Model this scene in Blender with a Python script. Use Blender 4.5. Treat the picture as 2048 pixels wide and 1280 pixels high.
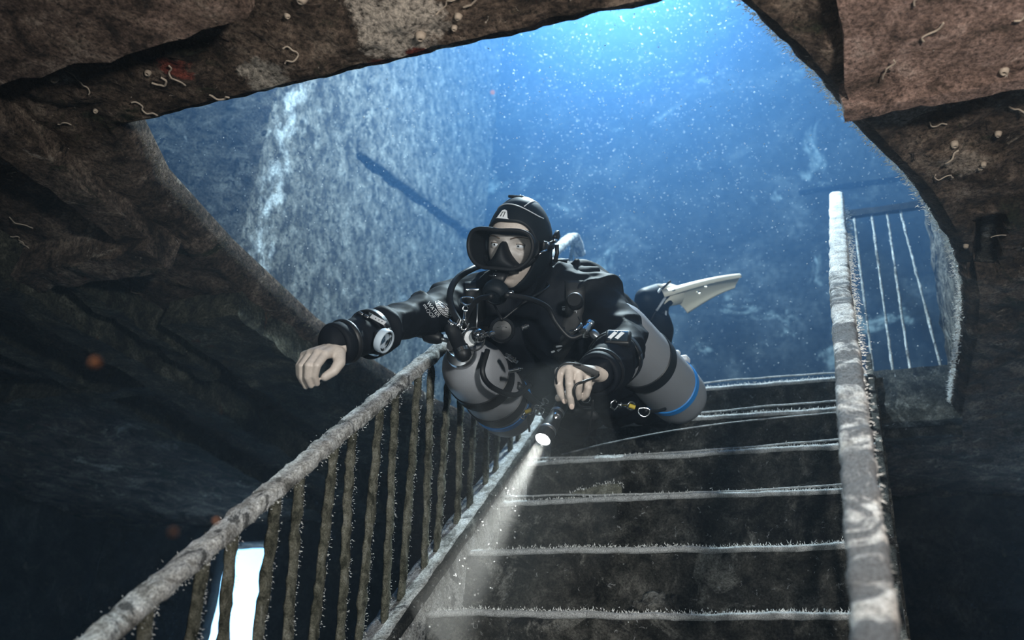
import bpy, bmesh, math, random
from mathutils import Vector, Matrix, noise
import numpy as np
random.seed(7)
for o in list(bpy.data.objects): bpy.data.objects.remove(o)
SC = bpy.context.scene
COL = SC.collection
# ------------------------------------------------------------------ camera
# world: X across the stairs, Y up the flight, Z up, metres; origin at the left end of a step
CAM = Vector((1.0776, -2.1294, -0.4090))
cr = Vector((0.93147, 0.35659, 0.07221)); cu = Vector((0.10575, -0.45526, 0.88406)); cf = Vector((-0.34812, 0.81583, 0.46177))
cd = bpy.data.cameras.new('camera'); cam = bpy.data.objects.new('camera', cd); COL.objects.link(cam)
m3 = Matrix((cr, cu, -cf)).transposed()
cam.matrix_world = Matrix.Translation(CAM) @ m3.to_4x4()
cd.sensor_width = 36; cd.lens = 1875.83*36/2048; cd.clip_start = .02
cd.dof.use_dof = True; cd.dof.focus_distance = 2.3; cd.dof.aperture_fstop = 3.2
SC.camera = cam
# ------------------------------------------------------------------ open water outside the wreck
W = bpy.data.worlds.new('open_water'); SC.world = W; W.use_nodes = True
bg = W.node_tree.nodes['Background']; bg.inputs[0].default_value = (.72, .87, 1, 1); bg.inputs[1].default_value = 5
SC.view_settings.view_transform = 'Standard'; SC.view_settings.look = 'None'
SC.view_settings.exposure = 0; SC.view_settings.gamma = 1; SC.view_settings.use_curve_mapping = False
SC.cycles.use_denoising = True
SC.cycles.max_bounces = 5; SC.cycles.use_adaptive_sampling = True; SC.cycles.adaptive_threshold = .04; SC.cycles.volume_bounces = 0; SC.cycles.diffuse_bounces = 2; SC.cycles.glossy_bounces = 2
SC.cycles.transparent_max_bounces = 8; SC.cycles.transmission_bounces = 6
SC.cycles.sample_clamp_indirect = 4; SC.cycles.caustics_reflective = False; SC.cycles.caustics_refractive = False
# ------------------------------------------------------------------ lights
def lamp(name, kind, loc, energy, color, aim=None, **k):
    l = bpy.data.lights.new(name, kind); l.energy = energy; l.color = color
    for a, b in k.items(): setattr(l, a, b)
    o = bpy.data.objects.new(name, l); COL.objects.link(o); o.location = loc
    if aim is not None: o.rotation_euler = (Vector(aim)-Vector(loc)).to_track_quat('-Z', 'Y').to_euler()
    return o
# strong video light burning in the room above, hidden from here by the edge of the deck
lamp('upper_room_lamp', 'POINT', (.18, .78, 3.30), 1020, (1, .88, .80), shadow_soft_size=.10)
# dim blue fill added under the closed roof, no real source there
lamp('added_blue_fill', 'AREA', (.6, 1.2, 5.0), 40, (.35, .62, 1), aim=(.5, .9, 0), shape='RECTANGLE', size=2.4, size_y=2.4)
# the photographer's two strobes beside the camera
lamp('strobe_top', 'SPOT', (1.75, -2.15, .10), 275, (1, .83, .70), aim=(.80, -.80, .95), spot_size=math.radians(110), spot_blend=1, shadow_soft_size=.08)
lamp('strobe_side', 'SPOT', (.15, -2.35, .10), 50, (1, .91, .80), aim=(.45, -.15, .60), spot_size=math.radians(100), spot_blend=1, shadow_soft_size=.08)

# ------------------------------------------------------------------ helpers
def tag(o, label=None, cat=None, group=None, kind=None):
    if label: o['label'] = label
    if cat: o['category'] = cat
    if group: o['group'] = group
    if kind: o['kind'] = kind
    return o
def empty(name, loc, label=None, cat=None, group=None, kind=None):
    o = bpy.data.objects.new(name, None); COL.objects.link(o); o.location = loc; o.empty_display_size = .05
    return tag(o, label, cat, group, kind)
def link(name, me, mat=None, parent=None, smooth=True):
    """world-space mesh -> object; a parent without rotation keeps it where it is"""
    o = bpy.data.objects.new(name, me); COL.objects.link(o)
    if mat: me.materials.append(mat)
    if smooth:
        me.polygons.foreach_set('use_smooth', [True]*len(me.polygons))
    if parent is not None:
        o.parent = parent
        off = parent_loc(parent); o.location = -off
    return o
def parent_loc(p):
    v = Vector((0, 0, 0))
    while p is not None: v = v + p.location; p = p.parent
    return v
def fin(name, bm, mat=None, parent=None, smooth=True, sharp=None):
    me = bpy.data.meshes.new(name); bm.normal_update()
    if sharp:
        for e in bm.edges:
            if len(e.link_faces) == 2 and e.calc_face_angle(0) > math.radians(sharp): e.smooth = False
    bm.to_mesh(me); bm.free()
    return link(name, me, mat, parent, smooth)
def pyd(name, V, F, mat=None, parent=None, smooth=True):
    me = bpy.data.meshes.new(name); me.from_pydata([tuple(v) for v in V], [], F); me.update()
    return link(name, me, mat, parent, smooth)
def frame(d, up=(0, 0, 1)):
    d = Vector(d).normalized(); up = Vector(up)
    x = up.cross(d)
    if x.length < 1e-4: x = Vector((1, 0, 0)).cross(d)
    x.normalize(); y = d.cross(x)
    return x, y, d
def mat4(x, y, z, o):
    m = Matrix((x, y, z)).transposed().to_4x4(); m.translation = Vector(o); return m
def lathe(bm, prof, a, d, seg=24, up=(0, 0, 1), cap=True):
    """profile [(radius, distance along d)] turned about the axis a + t*d"""
    x, y, z = frame(d, up); a = Vector(a); rings = []
    for r, t in prof:
        rings.append([bm.verts.new(a+z*t+(x*math.cos(2*math.pi*i/seg)+y*math.sin(2*math.pi*i/seg))*max(r, 1e-5)) for i in range(seg)])
    for p, q in zip(rings, rings[1:]):
        for i in range(seg): bm.faces.new((p[i], p[(i+1) % seg], q[(i+1) % seg], q[i]))
    if cap:
        bm.faces.new(rings[0][::-1]); bm.faces.new(rings[-1])
    return rings
def catmull(pts, n=8):
    P = [Vector(p) for p in pts]; P = [P[0]*2-P[1]]+P+[P[-1]*2-P[-2]]; out = []
    for i in range(1, len(P)-2):
        for k in range(n):
            t = k/n
            out.append(.5*((2*P[i])+(P[i+1]-P[i-1])*t+(2*P[i-1]-5*P[i]+4*P[i+1]-P[i+2])*t*t+(3*P[i]-P[i-1]-3*P[i+1]+P[i+2])*t**3))
    out.append(P[-2]); return out
def tube(bm, pts, r, seg=8, closed=False, flat=1.0, up=(0, 0, 1), ends=True):
    """tube along points; r a number or list; flat squashes it along its second axis"""
    P = [Vector(p) for p in pts]; n = len(P); rings = []
    R = r if isinstance(r, (list, tuple)) else [r]*n
    px = None
    for i in range(n):
        d = (P[(i+1) % n]-P[i-1]) if closed else (P[min(i+1, n-1)]-P[max(i-1, 0)])
        d.normalize()
        if px is None: x, y, _ = frame(d, up)
        else:
            x = px-d*px.dot(d)
            if x.length < 1e-6: x, y, _ = frame(d, up)
            x.normalize(); y = d.cross(x)
        px = x
        rings.append([bm.verts.new(P[i]+(x*math.cos(2*math.pi*k/seg)+y*flat*math.sin(2*math.pi*k/seg))*R[i]) for k in range(seg)])
    pairs = list(zip(rings, rings[1:]))+([(rings[-1], rings[0])] if closed else [])
    for p, q in pairs:
        for k in range(seg): bm.faces.new((p[k], p[(k+1) % seg], q[(k+1) % seg], q[k]))
    if ends and not closed:
        bm.faces.new(rings[0][::-1]); bm.faces.new(rings[-1])
def box(bm, M, sx, sy, sz, bev=0, seg=2):
    r = bmesh.ops.create_cube(bm, size=1, matrix=M @ Matrix.Diagonal((sx, sy, sz, 1)))
    if bev:
        es = list({e for v in r['verts'] for e in v.link_edges})
        bmesh.ops.bevel(bm, geom=es, offset=bev, segments=seg, affect='EDGES', profile=.5)
def ball(bm, c, r, s=(1, 1, 1), M=None, u=16, v=10):
    m = Matrix.Translation(Vector(c)) @ (M.to_4x4() if M else Matrix()) @ Matrix.Diagonal((r*s[0], r*s[1], r*s[2], 1))
    bmesh.ops.create_uvsphere(bm, u_segments=u, v_segments=v, radius=1, matrix=m)
def fbm(p, sc, oct=4):
    return noise.fractal(Vector(p)*sc, 1.0, 2.0, oct, noise_basis='PERLIN_ORIGINAL')
def rough_box(name, lo, hi, mat, parent, step=.03, amp=.006, sc=18, bev=.006, M=None):
    """a plate or beam from lo to hi with lumpy overgrown faces"""
    lo = Vector(lo); hi = Vector(hi); s = hi-lo
    bm = bmesh.new()
    n = [max(1, min(90, int(round(a/step)))) for a in s]
    def face(o, u, v, nu, nv):
        g = [[bm.verts.new(o+u*(i/nu)+v*(j/nv)) for i in range(nu+1)] for j in range(nv+1)]
        for j in range(nv):
            for i in range(nu): bm.faces.new((g[j][i], g[j][i+1], g[j+1][i+1], g[j+1][i]))
    X, Y, Z = Vector((s.x, 0, 0)), Vector((0, s.y, 0)), Vector((0, 0, s.z))
    face(lo, Y, X, n[1], n[0]); face(lo+Z, X, Y, n[0], n[1])
    face(lo, X, Z, n[0], n[2]); face(lo+Y, Z, X, n[2], n[0])
    face(lo, Z, Y, n[2], n[1]); face(lo+X, Y, Z, n[1], n[2])
    bmesh.ops.remove_doubles(bm, verts=bm.verts, dist=1e-5)
    for v in bm.verts:
        p = v.co.copy(); w = M @ p if M else p
        d = Vector((fbm(w, sc), fbm(w+Vector((9, 3, 1)), sc), fbm(w+Vector((2, 7, 5)), sc)))
        v.co = w+d*amp
    return fin(name, bm, mat, parent, smooth=True, sharp=50)

# ------------------------------------------------------------------ materials
def mat(name, col=(.5, .5, .5), rough=.6, metal=0, coat=0, spec=.5, emit=None, es=1, bump=0, bscale=200, bdist=.001):
    m = bpy.data.materials.new(name); m.use_nodes = True; b = m.node_tree.nodes['Principled BSDF']
    b.inputs['Base Color'].default_value = (*col, 1); b.inputs['Roughness'].default_value = rough
    b.inputs['Metallic'].default_value = metal; b.inputs['Coat Weight'].default_value = coat; b.inputs['Specular IOR Level'].default_value = spec
    if emit: b.inputs['Emission Color'].default_value = (*emit, 1); b.inputs['Emission Strength'].default_value = es
    nt = m.node_tree; L = nt.links.new
    tc = nt.nodes.new('ShaderNodeTexCoord')
    n = nt.nodes.new('ShaderNodeTexNoise'); n.inputs['Scale'].default_value = bscale; n.inputs['Detail'].default_value = 3
    L(tc.outputs['Object'], n.inputs['Vector'])
    mx = nt.nodes.new('ShaderNodeMix'); mx.data_type = 'RGBA'; mx.blend_type = 'MULTIPLY'; mx.inputs[0].default_value = .35
    mx.inputs[6].default_value = (*col, 1); L(n.outputs[0], mx.inputs[7]); 
    if bump:
        L(mx.outputs[2], b.inputs['Base Color'])
        bp = nt.nodes.new('ShaderNodeBump'); bp.inputs['Strength'].default_value = bump; bp.inputs['Distance'].default_value = bdist
        L(n.outputs[0], bp.inputs['Height']); L(bp.outputs[0], b.inputs['Normal'])
    return m
def crust(name, cols, scale=9, bump=.8, dist=.012, patches=(), stretch=(1, 1, 1), rough=.95, fine=1.0, extra=None):
    """overgrown steel: fractal colour, patches of other growth, pits and relief; all in object coordinates"""
    m = bpy.data.materials.new(name); m.use_nodes = True; nt = m.node_tree; N = nt.nodes.new; L = nt.links.new
    b = nt.nodes['Principled BSDF']; b.inputs['Roughness'].default_value = rough; b.inputs['Specular IOR Level'].default_value = .15
    tc = N('ShaderNodeTexCoord'); mp = N('ShaderNodeMapping'); mp.inputs['Scale'].default_value = stretch; L(tc.outputs['Object'], mp.inputs['Vector'])
    def nz(s, d=8, r=.62, dis=0.0):
        n = N('ShaderNodeTexNoise'); n.inputs['Scale'].default_value = s; n.inputs['Detail'].default_value = d; n.inputs['Roughness'].default_value = r
        n.inputs['Distortion'].default_value = dis; L(mp.outputs[0], n.inputs['Vector']); return n.outputs[0]
    n1 = nz(scale, 8, .7, .6); rp = N('ShaderNodeValToRGB'); e = rp.color_ramp.elements
    while len(e) < len(cols): e.new(.5)
    for i, c in enumerate(cols): e[i].position = .37+.27*i/(len(cols)-1); e[i].color = (*c, 1)
    L(n1, rp.inputs[0]); col = rp.outputs[0]
    for pc, ps, pt, pw in patches:
        n = nz(ps, 7, .68, 1.2); r = N('ShaderNodeMapRange'); r.inputs[1].default_value = pt; r.inputs[2].default_value = pt+pw; L(n, r.inputs[0])
        mx = N('ShaderNodeMix'); mx.data_type = 'RGBA'; L(r.outputs[0], mx.inputs[0]); L(col, mx.inputs[6]); mx.inputs[7].default_value = (*pc, 1); col = mx.outputs[2]
    if extra: col = extra(nt, N, L, tc, col, nz)
    n2 = nz(scale*11, 6, .75); r2 = N('ShaderNodeMapRange'); r2.inputs[1].default_value = .34; r2.inputs[2].default_value = .66; r2.inputs[3].default_value = max(.08, 1-.75*fine); r2.inputs[4].default_value = 1+.55*fine; r2.clamp = True
    L(n2, r2.inputs[0]); mm = N('ShaderNodeVectorMath'); mm.operation = 'SCALE'; L(col, mm.inputs[0]); L(r2.outputs[0], mm.inputs['Scale'])
    vo = N('ShaderNodeTexVoronoi'); vo.inputs['Scale'].default_value = scale*5; L(mp.outputs[0], vo.inputs['Vector'])
    L(mm.outputs[0], b.inputs['Base Color'])
    h = N('ShaderNodeMath'); h.operation = 'MULTIPLY_ADD'; L(n2, h.inputs[0]); h.inputs[1].default_value = 1.1; L(n1, h.inputs[2])
    h2 = N('ShaderNodeMath'); h2.operation = 'MULTIPLY_ADD'; L(vo.outputs['Distance'], h2.inputs[0]); h2.inputs[1].default_value = -.35; L(h.outputs[0], h2.inputs[2])
    bp = N('ShaderNodeBump'); bp.inputs['Strength'].default_value = bump; bp.inputs['Distance'].default_value = dist
    L(h2.outputs[0], bp.inputs['Height']); L(bp.outputs[0], b.inputs['Normal'])
    return m
M = {}
def deck_spots(nt, N, L, tc, col, nz):
    # pale encrusting sponge and rust-red sponge growing at a few places on the plate
    wn = N('ShaderNodeTexNoise'); wn.inputs['Scale'].default_value = 16; wn.inputs['Detail'].default_value = 8; wn.inputs['Roughness'].default_value = .72; L(tc.outputs['Object'], wn.inputs['Vector'])
    for c, r, colr in (((0.2888, -0.9644, 0.9500), .115, (.52, .44, .37)), ((0.3324, -0.8578, 0.9500), .05, (.40, .33, .27)), ((-0.0637, -0.9130, 0.9500), .06, (.36, .31, .26)), ((0.1894, -0.8621, 0.9500), .035, (.16, .030, .018)), ((0.2887, -0.8738, 0.9500), .030, (.15, .03, .02)),
                       ((-0.2369, -0.9960, 0.9500), .04, (.24, .06, .04)), ((0.9286, -0.7369, 0.9500), .03, (.17, .04, .025)), ((1.2268, -0.4316, 0.9500), .06, (.33, .25, .20)), ((0.7163, -0.8551, 0.9500), .05, (.30, .22, .17)), ((1.3297, -0.1994, 0.9500), .05, (.36, .28, .22))):
        d = N('ShaderNodeVectorMath'); d.operation = 'DISTANCE'; L(tc.outputs['Object'], d.inputs[0]); d.inputs[1].default_value = c
        w = N('ShaderNodeMath'); w.operation = 'MULTIPLY_ADD'; L(wn.outputs[0], w.inputs[0]); w.inputs[1].default_value = -r*2.6; L(d.outputs['Value'], w.inputs[2])
        q = N('ShaderNodeMapRange'); q.inputs[1].default_value = -r*.35; q.inputs[2].default_value = -r*.60; L(w.outputs[0], q.inputs[0])
        mx = N('ShaderNodeMix'); mx.data_type = 'RGBA'; L(q.outputs[0], mx.inputs[0]); L(col, mx.inputs[6]); mx.inputs[7].default_value = (*colr, 1); col = mx.outputs[2]
    return col
M['deck'] = crust('overgrown_deck_steel', [(.022, .016, .012), (.075, .052, .038), (.15, .105, .078), (.28, .21, .16)], 9, 1, .02,
    [((.38, .31, .25), 5, .60, .06), ((.20, .045, .025), 4.3, .68, .04), ((.035, .036, .02), 6, .57, .08), ((.55, .46, .38), 42, .66, .04), ((.012, .010, .008), 24, .62, .05)], fine=1.25, extra=deck_spots)
M['beam'] = crust('overgrown_beam_steel', [(.03, .022, .018), (.10, .066, .05), (.19, .13, .10), (.32, .24, .19)], 11, 1, .018,
    [((.30, .20, .16), 3, .55, .15), ((.06, .055, .035), 6, .6, .1), ((.55, .46, .39), 40, .66, .04), ((.015, .012, .01), 22, .62, .05)], fine=1.2)
M['pink'] = crust('pink_coralline_steel', [(.09, .06, .045), (.22, .14, .11), (.36, .235, .19), (.50, .36, .30)], 11, 1, .016,
    [((.07, .05, .035), 3, .60, .12), ((.62, .52, .44), 38, .66, .04), ((.03, .02, .015), 22, .63, .05)], fine=1.1)
M['olive'] = crust('olive_algae_steel', [(.012, .012, .009), (.045, .042, .030), (.085, .08, .055), (.19, .175, .13)], 11, 1, .02,
    [((.12, .135, .095), 5, .60, .10), ((.13, .055, .03), 4, .64, .06), ((.42, .38, .30), 34, .66, .05)], fine=1.2)
M['wall'] = crust('grey_fouled_wall', [(.034, .026, .019), (.112, .097, .078), (.215, .192, .164), (.36, .335, .30)], 15, 1, .016,
    [((.36, .36, .35), 2.6, .63, .08), ((.50, .50, .50), 11, .68, .05), ((.026, .021, .016), 32, .53, .06)], stretch=(1, 1.15, .85), fine=1.2)
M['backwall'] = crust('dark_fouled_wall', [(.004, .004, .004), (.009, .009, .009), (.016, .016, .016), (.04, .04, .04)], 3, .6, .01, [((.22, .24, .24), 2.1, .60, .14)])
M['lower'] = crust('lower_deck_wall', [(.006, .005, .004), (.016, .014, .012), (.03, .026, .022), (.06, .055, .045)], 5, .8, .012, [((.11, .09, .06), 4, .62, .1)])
M['rail'] = crust('fouled_rail_steel', [(.14, .135, .125), (.34, .33, .315), (.52, .52, .51), (.68, .68, .68)], 20, .6, .005,
    [((.80, .80, .80), 9, .53, .07), ((.10, .10, .10), 9, .545, .06)])
def rail_stains(nt, N, L, tc, col, nz):
    # bare dark patches where hands and silt have worn the lower half of the rail
    sp = N('ShaderNodeSeparateXYZ'); L(tc.outputs['Object'], sp.inputs[0])
    a = N('ShaderNodeMapRange'); a.inputs[1].default_value = 1.35; a.inputs[2].default_value = .55; a.inputs[3].default_value = -.10; a.inputs[4].default_value = .15; L(sp.outputs['Z'], a.inputs[0])
    ad = N('ShaderNodeMath'); L(nz(9, 6, .65, 1.0), ad.inputs[0]); L(a.outputs[0], ad.inputs[1])
    q = N('ShaderNodeMapRange'); q.inputs[1].default_value = .56; q.inputs[2].default_value = .63; L(ad.outputs[0], q.inputs[0])
    mx = N('ShaderNodeMix'); mx.data_type = 'RGBA'; L(q.outputs[0], mx.inputs[0]); L(col, mx.inputs[6]); mx.inputs[7].default_value = (.15, .155, .165, 1); return mx.outputs[2]
M['palerail'] = crust('pale_silted_rail', [(.40, .39, .37), (.55, .54, .53), (.70, .70, .69), (.82, .82, .82)], 22, .6, .005, fine=.9, extra=rail_stains)
M['bar'] = crust('algae_grown_bars', [(.07, .07, .048), (.18, .175, .13), (.30, .29, .225), (.42, .41, .35)], 30, 1, .006, [((.06, .06, .04), 14, .58, .08)])
M['stair'] = crust('fouled_stair_plate', [(.018, .018, .016), (.048, .046, .040), (.09, .085, .074), (.19, .18, .16)], 16, 1, .012,
    [((.34, .33, .30), 5, .57, .08), ((.50, .50, .50), 46, .63, .04), ((.018, .018, .018), 6, .56, .08)])
M['nosing'] = crust('silted_nosing', [(.55, .55, .55), (.72, .72, .72), (.84, .84, .84), (.9, .9, .9)], 40, 1, .006)
M['fuzz'] = mat('hydroid_fuzz', (.84, .84, .82), .9, spec=.1)
M['darkfuzz'] = mat('brown_hydroid_fuzz', (.10, .085, .06), .9, spec=.1)
M['worm'] = mat('chalky_worm_tube', (.33, .26, .20), .8, bump=.5, bscale=300)
M['silt'] = mat('suspended_silt', (.85, .87, .9), .7)

# ------------------------------------------------------------------ water filling the wreck
def water(name, lo, hi, scat, dens, absc, absd, label, aniso):
    lo, hi = Vector(lo), Vector(hi); bm = bmesh.new(); d = hi-lo; box(bm, Matrix.Translation((lo+hi)/2), d.x, d.y, d.z)
    o = fin(name, bm, None, None, smooth=False); tag(o, label, None, None, 'structure')
    m = bpy.data.materials.new(name+'_volume'); m.use_nodes = True; nt = m.node_tree; nt.nodes.clear(); N = nt.nodes.new
    out = N('ShaderNodeOutputMaterial'); add = N('ShaderNodeAddShader'); s = N('ShaderNodeVolumeScatter'); a = N('ShaderNodeVolumeAbsorption')
    s.inputs['Color'].default_value = (*scat, 1); s.inputs['Density'].default_value = dens; s.inputs['Anisotropy'].default_value = aniso
    a.inputs['Color'].default_value = (*absc, 1); a.inputs['Density'].default_value = absd
    nt.links.new(s.outputs[0], add.inputs[0]); nt.links.new(a.outputs[0], add.inputs[1]); nt.links.new(add.outputs[0], out.inputs['Volume'])
    o.data.materials.append(m); return o
# silt hangs in the lit room above; the water on the lower deck is clearer
water('water', (-5.5, -3.6, .962), (5.5, 7.4, 6), (.17, .455, 1.0), .072, (0, .60, .94), .19, 'bright blue hazy water filling the room above the deck', .35)
water('water', (-5.5, -3.6, -2.1), (5.5, 7.4, .960), (.60, .78, 1.0), .010, (0, .60, 1), .07, 'clear dark water on the lower deck', .2)
# ------------------------------------------------------------------ deck overhead with the stair hatch in it
ZD = .95
HATCH = [(-.50, -.84), (0, -.84), (.5, -.84), (.90, -.84), (1.015, -.60), (1.09, -.40), (1.22, -.10), (1.305, .17), (1.345, .42), (1.352, .70), (1.345, 1.0), (1.335, 1.38),
         (1.0, 1.40), (.4, 1.40), (-.2, 1.40), (-.42, 1.30), (-.56, 1.0), (-.63, .62), (-.665, .25), (-.645, -.25), (-.60, -.60)]
def resample(poly, step):
    out = []; n = len(poly)
    for i in range(n):
        a = Vector((*poly[i], 0)); b = Vector((*poly[(i+1) % n], 0)); k = max(1, int(round((b-a).length/step)))
        out += [a.lerp(b, j/k) for j in range(k)]
    return out
def deck():
    loop = resample(HATCH, .016); c = Vector((.35, .25, 0)); X0, X1, Y0, Y1 = -4.6, 3.6, -3.2, 2.85
    def outer(p):
        d = p-c; t = 1e9
        if d.x > 1e-6: t = min(t, (X1-c.x)/d.x)
        if d.x < -1e-6: t = min(t, (X0-c.x)/d.x)
        if d.y > 1e-6: t = min(t, (Y1-c.y)/d.y)
        if d.y < -1e-6: t = min(t, (Y0-c.y)/d.y)
        return c+d*t
    R = 74; rows = []
    prof = [(0, .075), (.004, .040), (.022, .012), (.045, .002)]
    for k in range(R):
        row = []
        for p in loop:
            q = outer(p); L = (q-p).length; d = (q-p)/L
            if k < 4: t, dz = prof[k]
            else: u = (k-3)/(R-4); t = .045+(L-.045)*(u**2.2); dz = 0
            w = p+d*t; z = ZD+dz
            s = min(1, .35+t*6)
            z -= s*(.020*fbm((w.x, w.y, 0), 5, 5)+.010*fbm((w.x, w.y, 7), 22, 3))
            if k < 4: w = w+d*(.008*fbm((w.x, w.y, 3), 14, 3))
            # rusted-through slot beside the curved edge
            if 1.362 < w.x < 1.425 and .03 < w.y < .33: z += .07
            row.append((w.x, w.y, z))
        rows.append(row)
    top = []
    for k in (1, 0):
        top.append([(p.x+(outer(p).x-p.x)*k, p.y+(outer(p).y-p.y)*k, ZD+.085) for p in loop])
    n = len(loop); V = [v for r in rows[::-1]+top[::-1] for v in r]; F = []
    NR = R+2
    for k in range(NR-1):
        for i in range(n):
            j = (i+1) % n; F.append((k*n+i, k*n+j, (k+1)*n+j, (k+1)*n+i))
    o = pyd('ceiling', V, F, M['deck']); o['kind'] = 'structure'
    bm = bmesh.new(); bm.from_mesh(o.data); bmesh.ops.recalc_face_normals(bm, faces=bm.faces); bm.to_mesh(o.data); bm.free()
    return o
ceiling = deck()
def spikes(name, pts, mat_, parent, n, ln=(.006, .016), w=.0012, dirs=(0, 0, 1), spread=.7, jit=.004):
    """tiny tapering hydroid threads growing along a polyline"""
    P = [Vector(p) for p in pts]; seg = [(P[i+1]-P[i]).length for i in range(len(P)-1)]; tot = sum(seg); V = []; F = []
    D = Vector(dirs).normalized()
    for _ in range(n):
        t = random.random()*tot; i = 0
        while i < len(seg)-1 and t > seg[i]: t -= seg[i]; i += 1
        b = P[i].lerp(P[i+1], min(1, t/seg[i]))+Vector([random.gauss(0, jit) for _ in 'abc'])
        d = (D+Vector([random.gauss(0, spread) for _ in 'abc'])*.6).normalized(); l = random.uniform(*ln)*random.choice((.6, 1, 1, 1.25))
        x, y, z = frame(d); k = len(V); ww = w*random.uniform(.7, 1.4)
        V += [b+x*ww, b-x*ww*.5+y*ww*.87, b-x*ww*.5-y*ww*.87, b+d*l+Vector((0, 0, random.uniform(-.2, .2)*l))]
        F += [(k, k+1, k+3), (k+1, k+2, k+3), (k+2, k, k+3)]
    o = pyd(name, V, F, mat_, parent, smooth=False); o['kind'] = 'stuff'; return o
def hatch_growth():
    L = resample(HATCH, .02)
    near = [(p.x, p.y+.002, ZD+.055) for p in L if p.y < -.835]
    spikes('hydroid_fringe', near, M['darkfuzz'], ceiling, 2200, (.003, .007), .0010, (0, 1, -.1))
    rt = [(p.x+.002, p.y, ZD+.045) for p in L if p.x > .9 and -.82 < p.y < 1.36]
    spikes('hydroid_fringe', rt, M['fuzz'], ceiling, 3800, (.004, .012), .0011, (-1, .2, .2), jit=.006)
    lf = [(p.x+.005, p.y, ZD+.03) for p in L if p.x < -.44 and -.8 < p.y < 1.3]
    spikes('hydroid_fringe', lf, M['darkfuzz'], ceiling, 1500, (.004, .010), .0011, (1, 0, 0), jit=.008)
hatch_growth()
# stiffening steel under the deck
rough_box('deck_beam', (-4.2, -1.50, .868), (.06, -1.125, 1.0), M['beam'], ceiling, .03, .012, 11)
rough_box('deck_beam', (1.10, -1.35, .905), (2.6, -.53, 1.0), M['pink'], ceiling, .028, .012, 9)
rough_box('beam_flange', (1.09, -.545, .882), (2.6, -.515, .97), M['pink'], ceiling, .02, .010, 14)
rough_box('deck_girder', (-.80, -1.15, .890), (-.70, -.45, 1.0), M['deck'], ceiling, .024, .012, 13)
rough_box('deck_girder', (-1.30, -1.6, .820), (-1.19, 2.3, 1.0), M['olive'], ceiling, .03, .014, 9)
rough_box('deck_girder', (-.98, -.10, .865), (-.70, 1.45, 1.0), M['olive'], ceiling, .026, .012, 12)
rough_box('deck_stiffener', (-1.12, -.38, .86), (-1.06, .30, 1.0), M['olive'], ceiling, .02, .016, 14)
rough_box('deck_stiffener', (-2.4, .30, .86), (-1.3, .38, 1.0), M['olive'], ceiling, .024, .014, 12)
rough_box('deck_girder', (-1.75, -1.2, .88), (-1.66, 2.3, 1.0), M['olive'], ceiling, .03, .014, 9)
rough_box('deck_stiffener', (-1.20, -.50, .850), (-.70, -.40, 1.0), M['deck'], ceiling, .024, .012, 13)
rough_box('deck_stiffener', (-2.4, -.95, .90), (-.76, -.86, 1.0), M['deck'], ceiling, .024, .012, 13)
# chalky worm tubes and barnacles stuck on the near plates
def crust_life():
    spots = []
    for i in range(54):
        if i < 34: x, y = random.uniform(1.02, 1.75), random.uniform(-.95, .25)
        elif i < 44: x, y = random.uniform(-.5, .9), random.uniform(-1.12, -.88)
        else: x, y = random.uniform(-1.3, -.6), random.uniform(-.95, .2)
        spots.append((x, y))
    def under(x, y):
        z = ZD-.004-(.020*fbm((x, y, 0), 5, 5)+.010*fbm((x, y, 7), 22, 3))
        if x > 1.1 and y < -.52: z = min(z, .900)
        if x < .06 and y < -1.12: z = .862
        return z
    def inhole(x, y):
        c = False; n = len(HATCH)
        for i in range(n):
            (x1, y1), (x2, y2) = HATCH[i], HATCH[i-1]
            if (y1 > y) != (y2 > y) and x < (x2-x1)*(y-y1)/(y2-y1)+x1: c = not c
        return c
    for x, y in spots:
        if inhole(x-.04, y) or inhole(x+.05, y) or inhole(x, y+.05): continue
        a = random.uniform(0, 6.3); pts = []; px, py = x, y; k = random.choice((5, 7, 9))
        for s in range(k):
            pts.append((px, py, under(px, py)-.002)); a += random.uniform(-1.2, 1.2); st = random.uniform(.006, .013); px += math.cos(a)*st; py += math.sin(a)*st
        bm = bmesh.new(); r = random.uniform(.0012, .0024); tube(bm, catmull(pts, 4), r, 6)
        fin('worm_tube', bm, M['worm'], ceiling)
    for i in range(26):
        x, y = (random.uniform(1.05, 1.7), random.uniform(-.9, .2)) if i < 16 else (random.uniform(-.6, .85), random.uniform(-1.1, -.9))
        if inhole(x, y) or inhole(x-.04, y) or inhole(x, y+.05): continue
        bm = bmesh.new(); r = random.uniform(.006, .012); z = under(x, y)
        lathe(bm, [(r, -.004), (r*.8, r*.5), (r*.5, r*.8), (r*.38, r*.75), (r*.3, r*.2)], (x, y, z), (random.uniform(-.3, .3), random.uniform(-.3, .3), -1), 10)
        fin('barnacle', bm, M['worm'], ceiling)
crust_life()
# ------------------------------------------------------------------ walls of the stair trunk above the deck
def wall(name, corners, mat_, nu, nv, amp=.012, sc=7, thick=.06):
    """corners a (low start), b (low end), c (high end), d (high start); faces the side from which a-b-c-d runs anticlockwise"""
    a, b, c, d = [Vector(p) for p in corners]; nrm = (b-a).cross(d-a).normalized(); V = []; F = []
    for j in range(nv+1):
        for i in range(nu+1):
            p = a.lerp(b, i/nu).lerp(d.lerp(c, i/nu), j/nv)
            V.append(p+nrm*(amp*fbm(p, sc, 4)+amp*.4*fbm(p, sc*5, 2)))
    for j in range(nv):
        for i in range(nu):
            k = j*(nu+1)+i; F.append((k, k+1, k+nu+2, k+nu+1))
    o = pyd(name, V, F, mat_); o['kind'] = 'structure'
    md = o.modifiers.new('thickness', 'SOLIDIFY'); md.thickness = thick; md.offset = -1; return o
ZU, ZT = 1.0, 5.2
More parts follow.
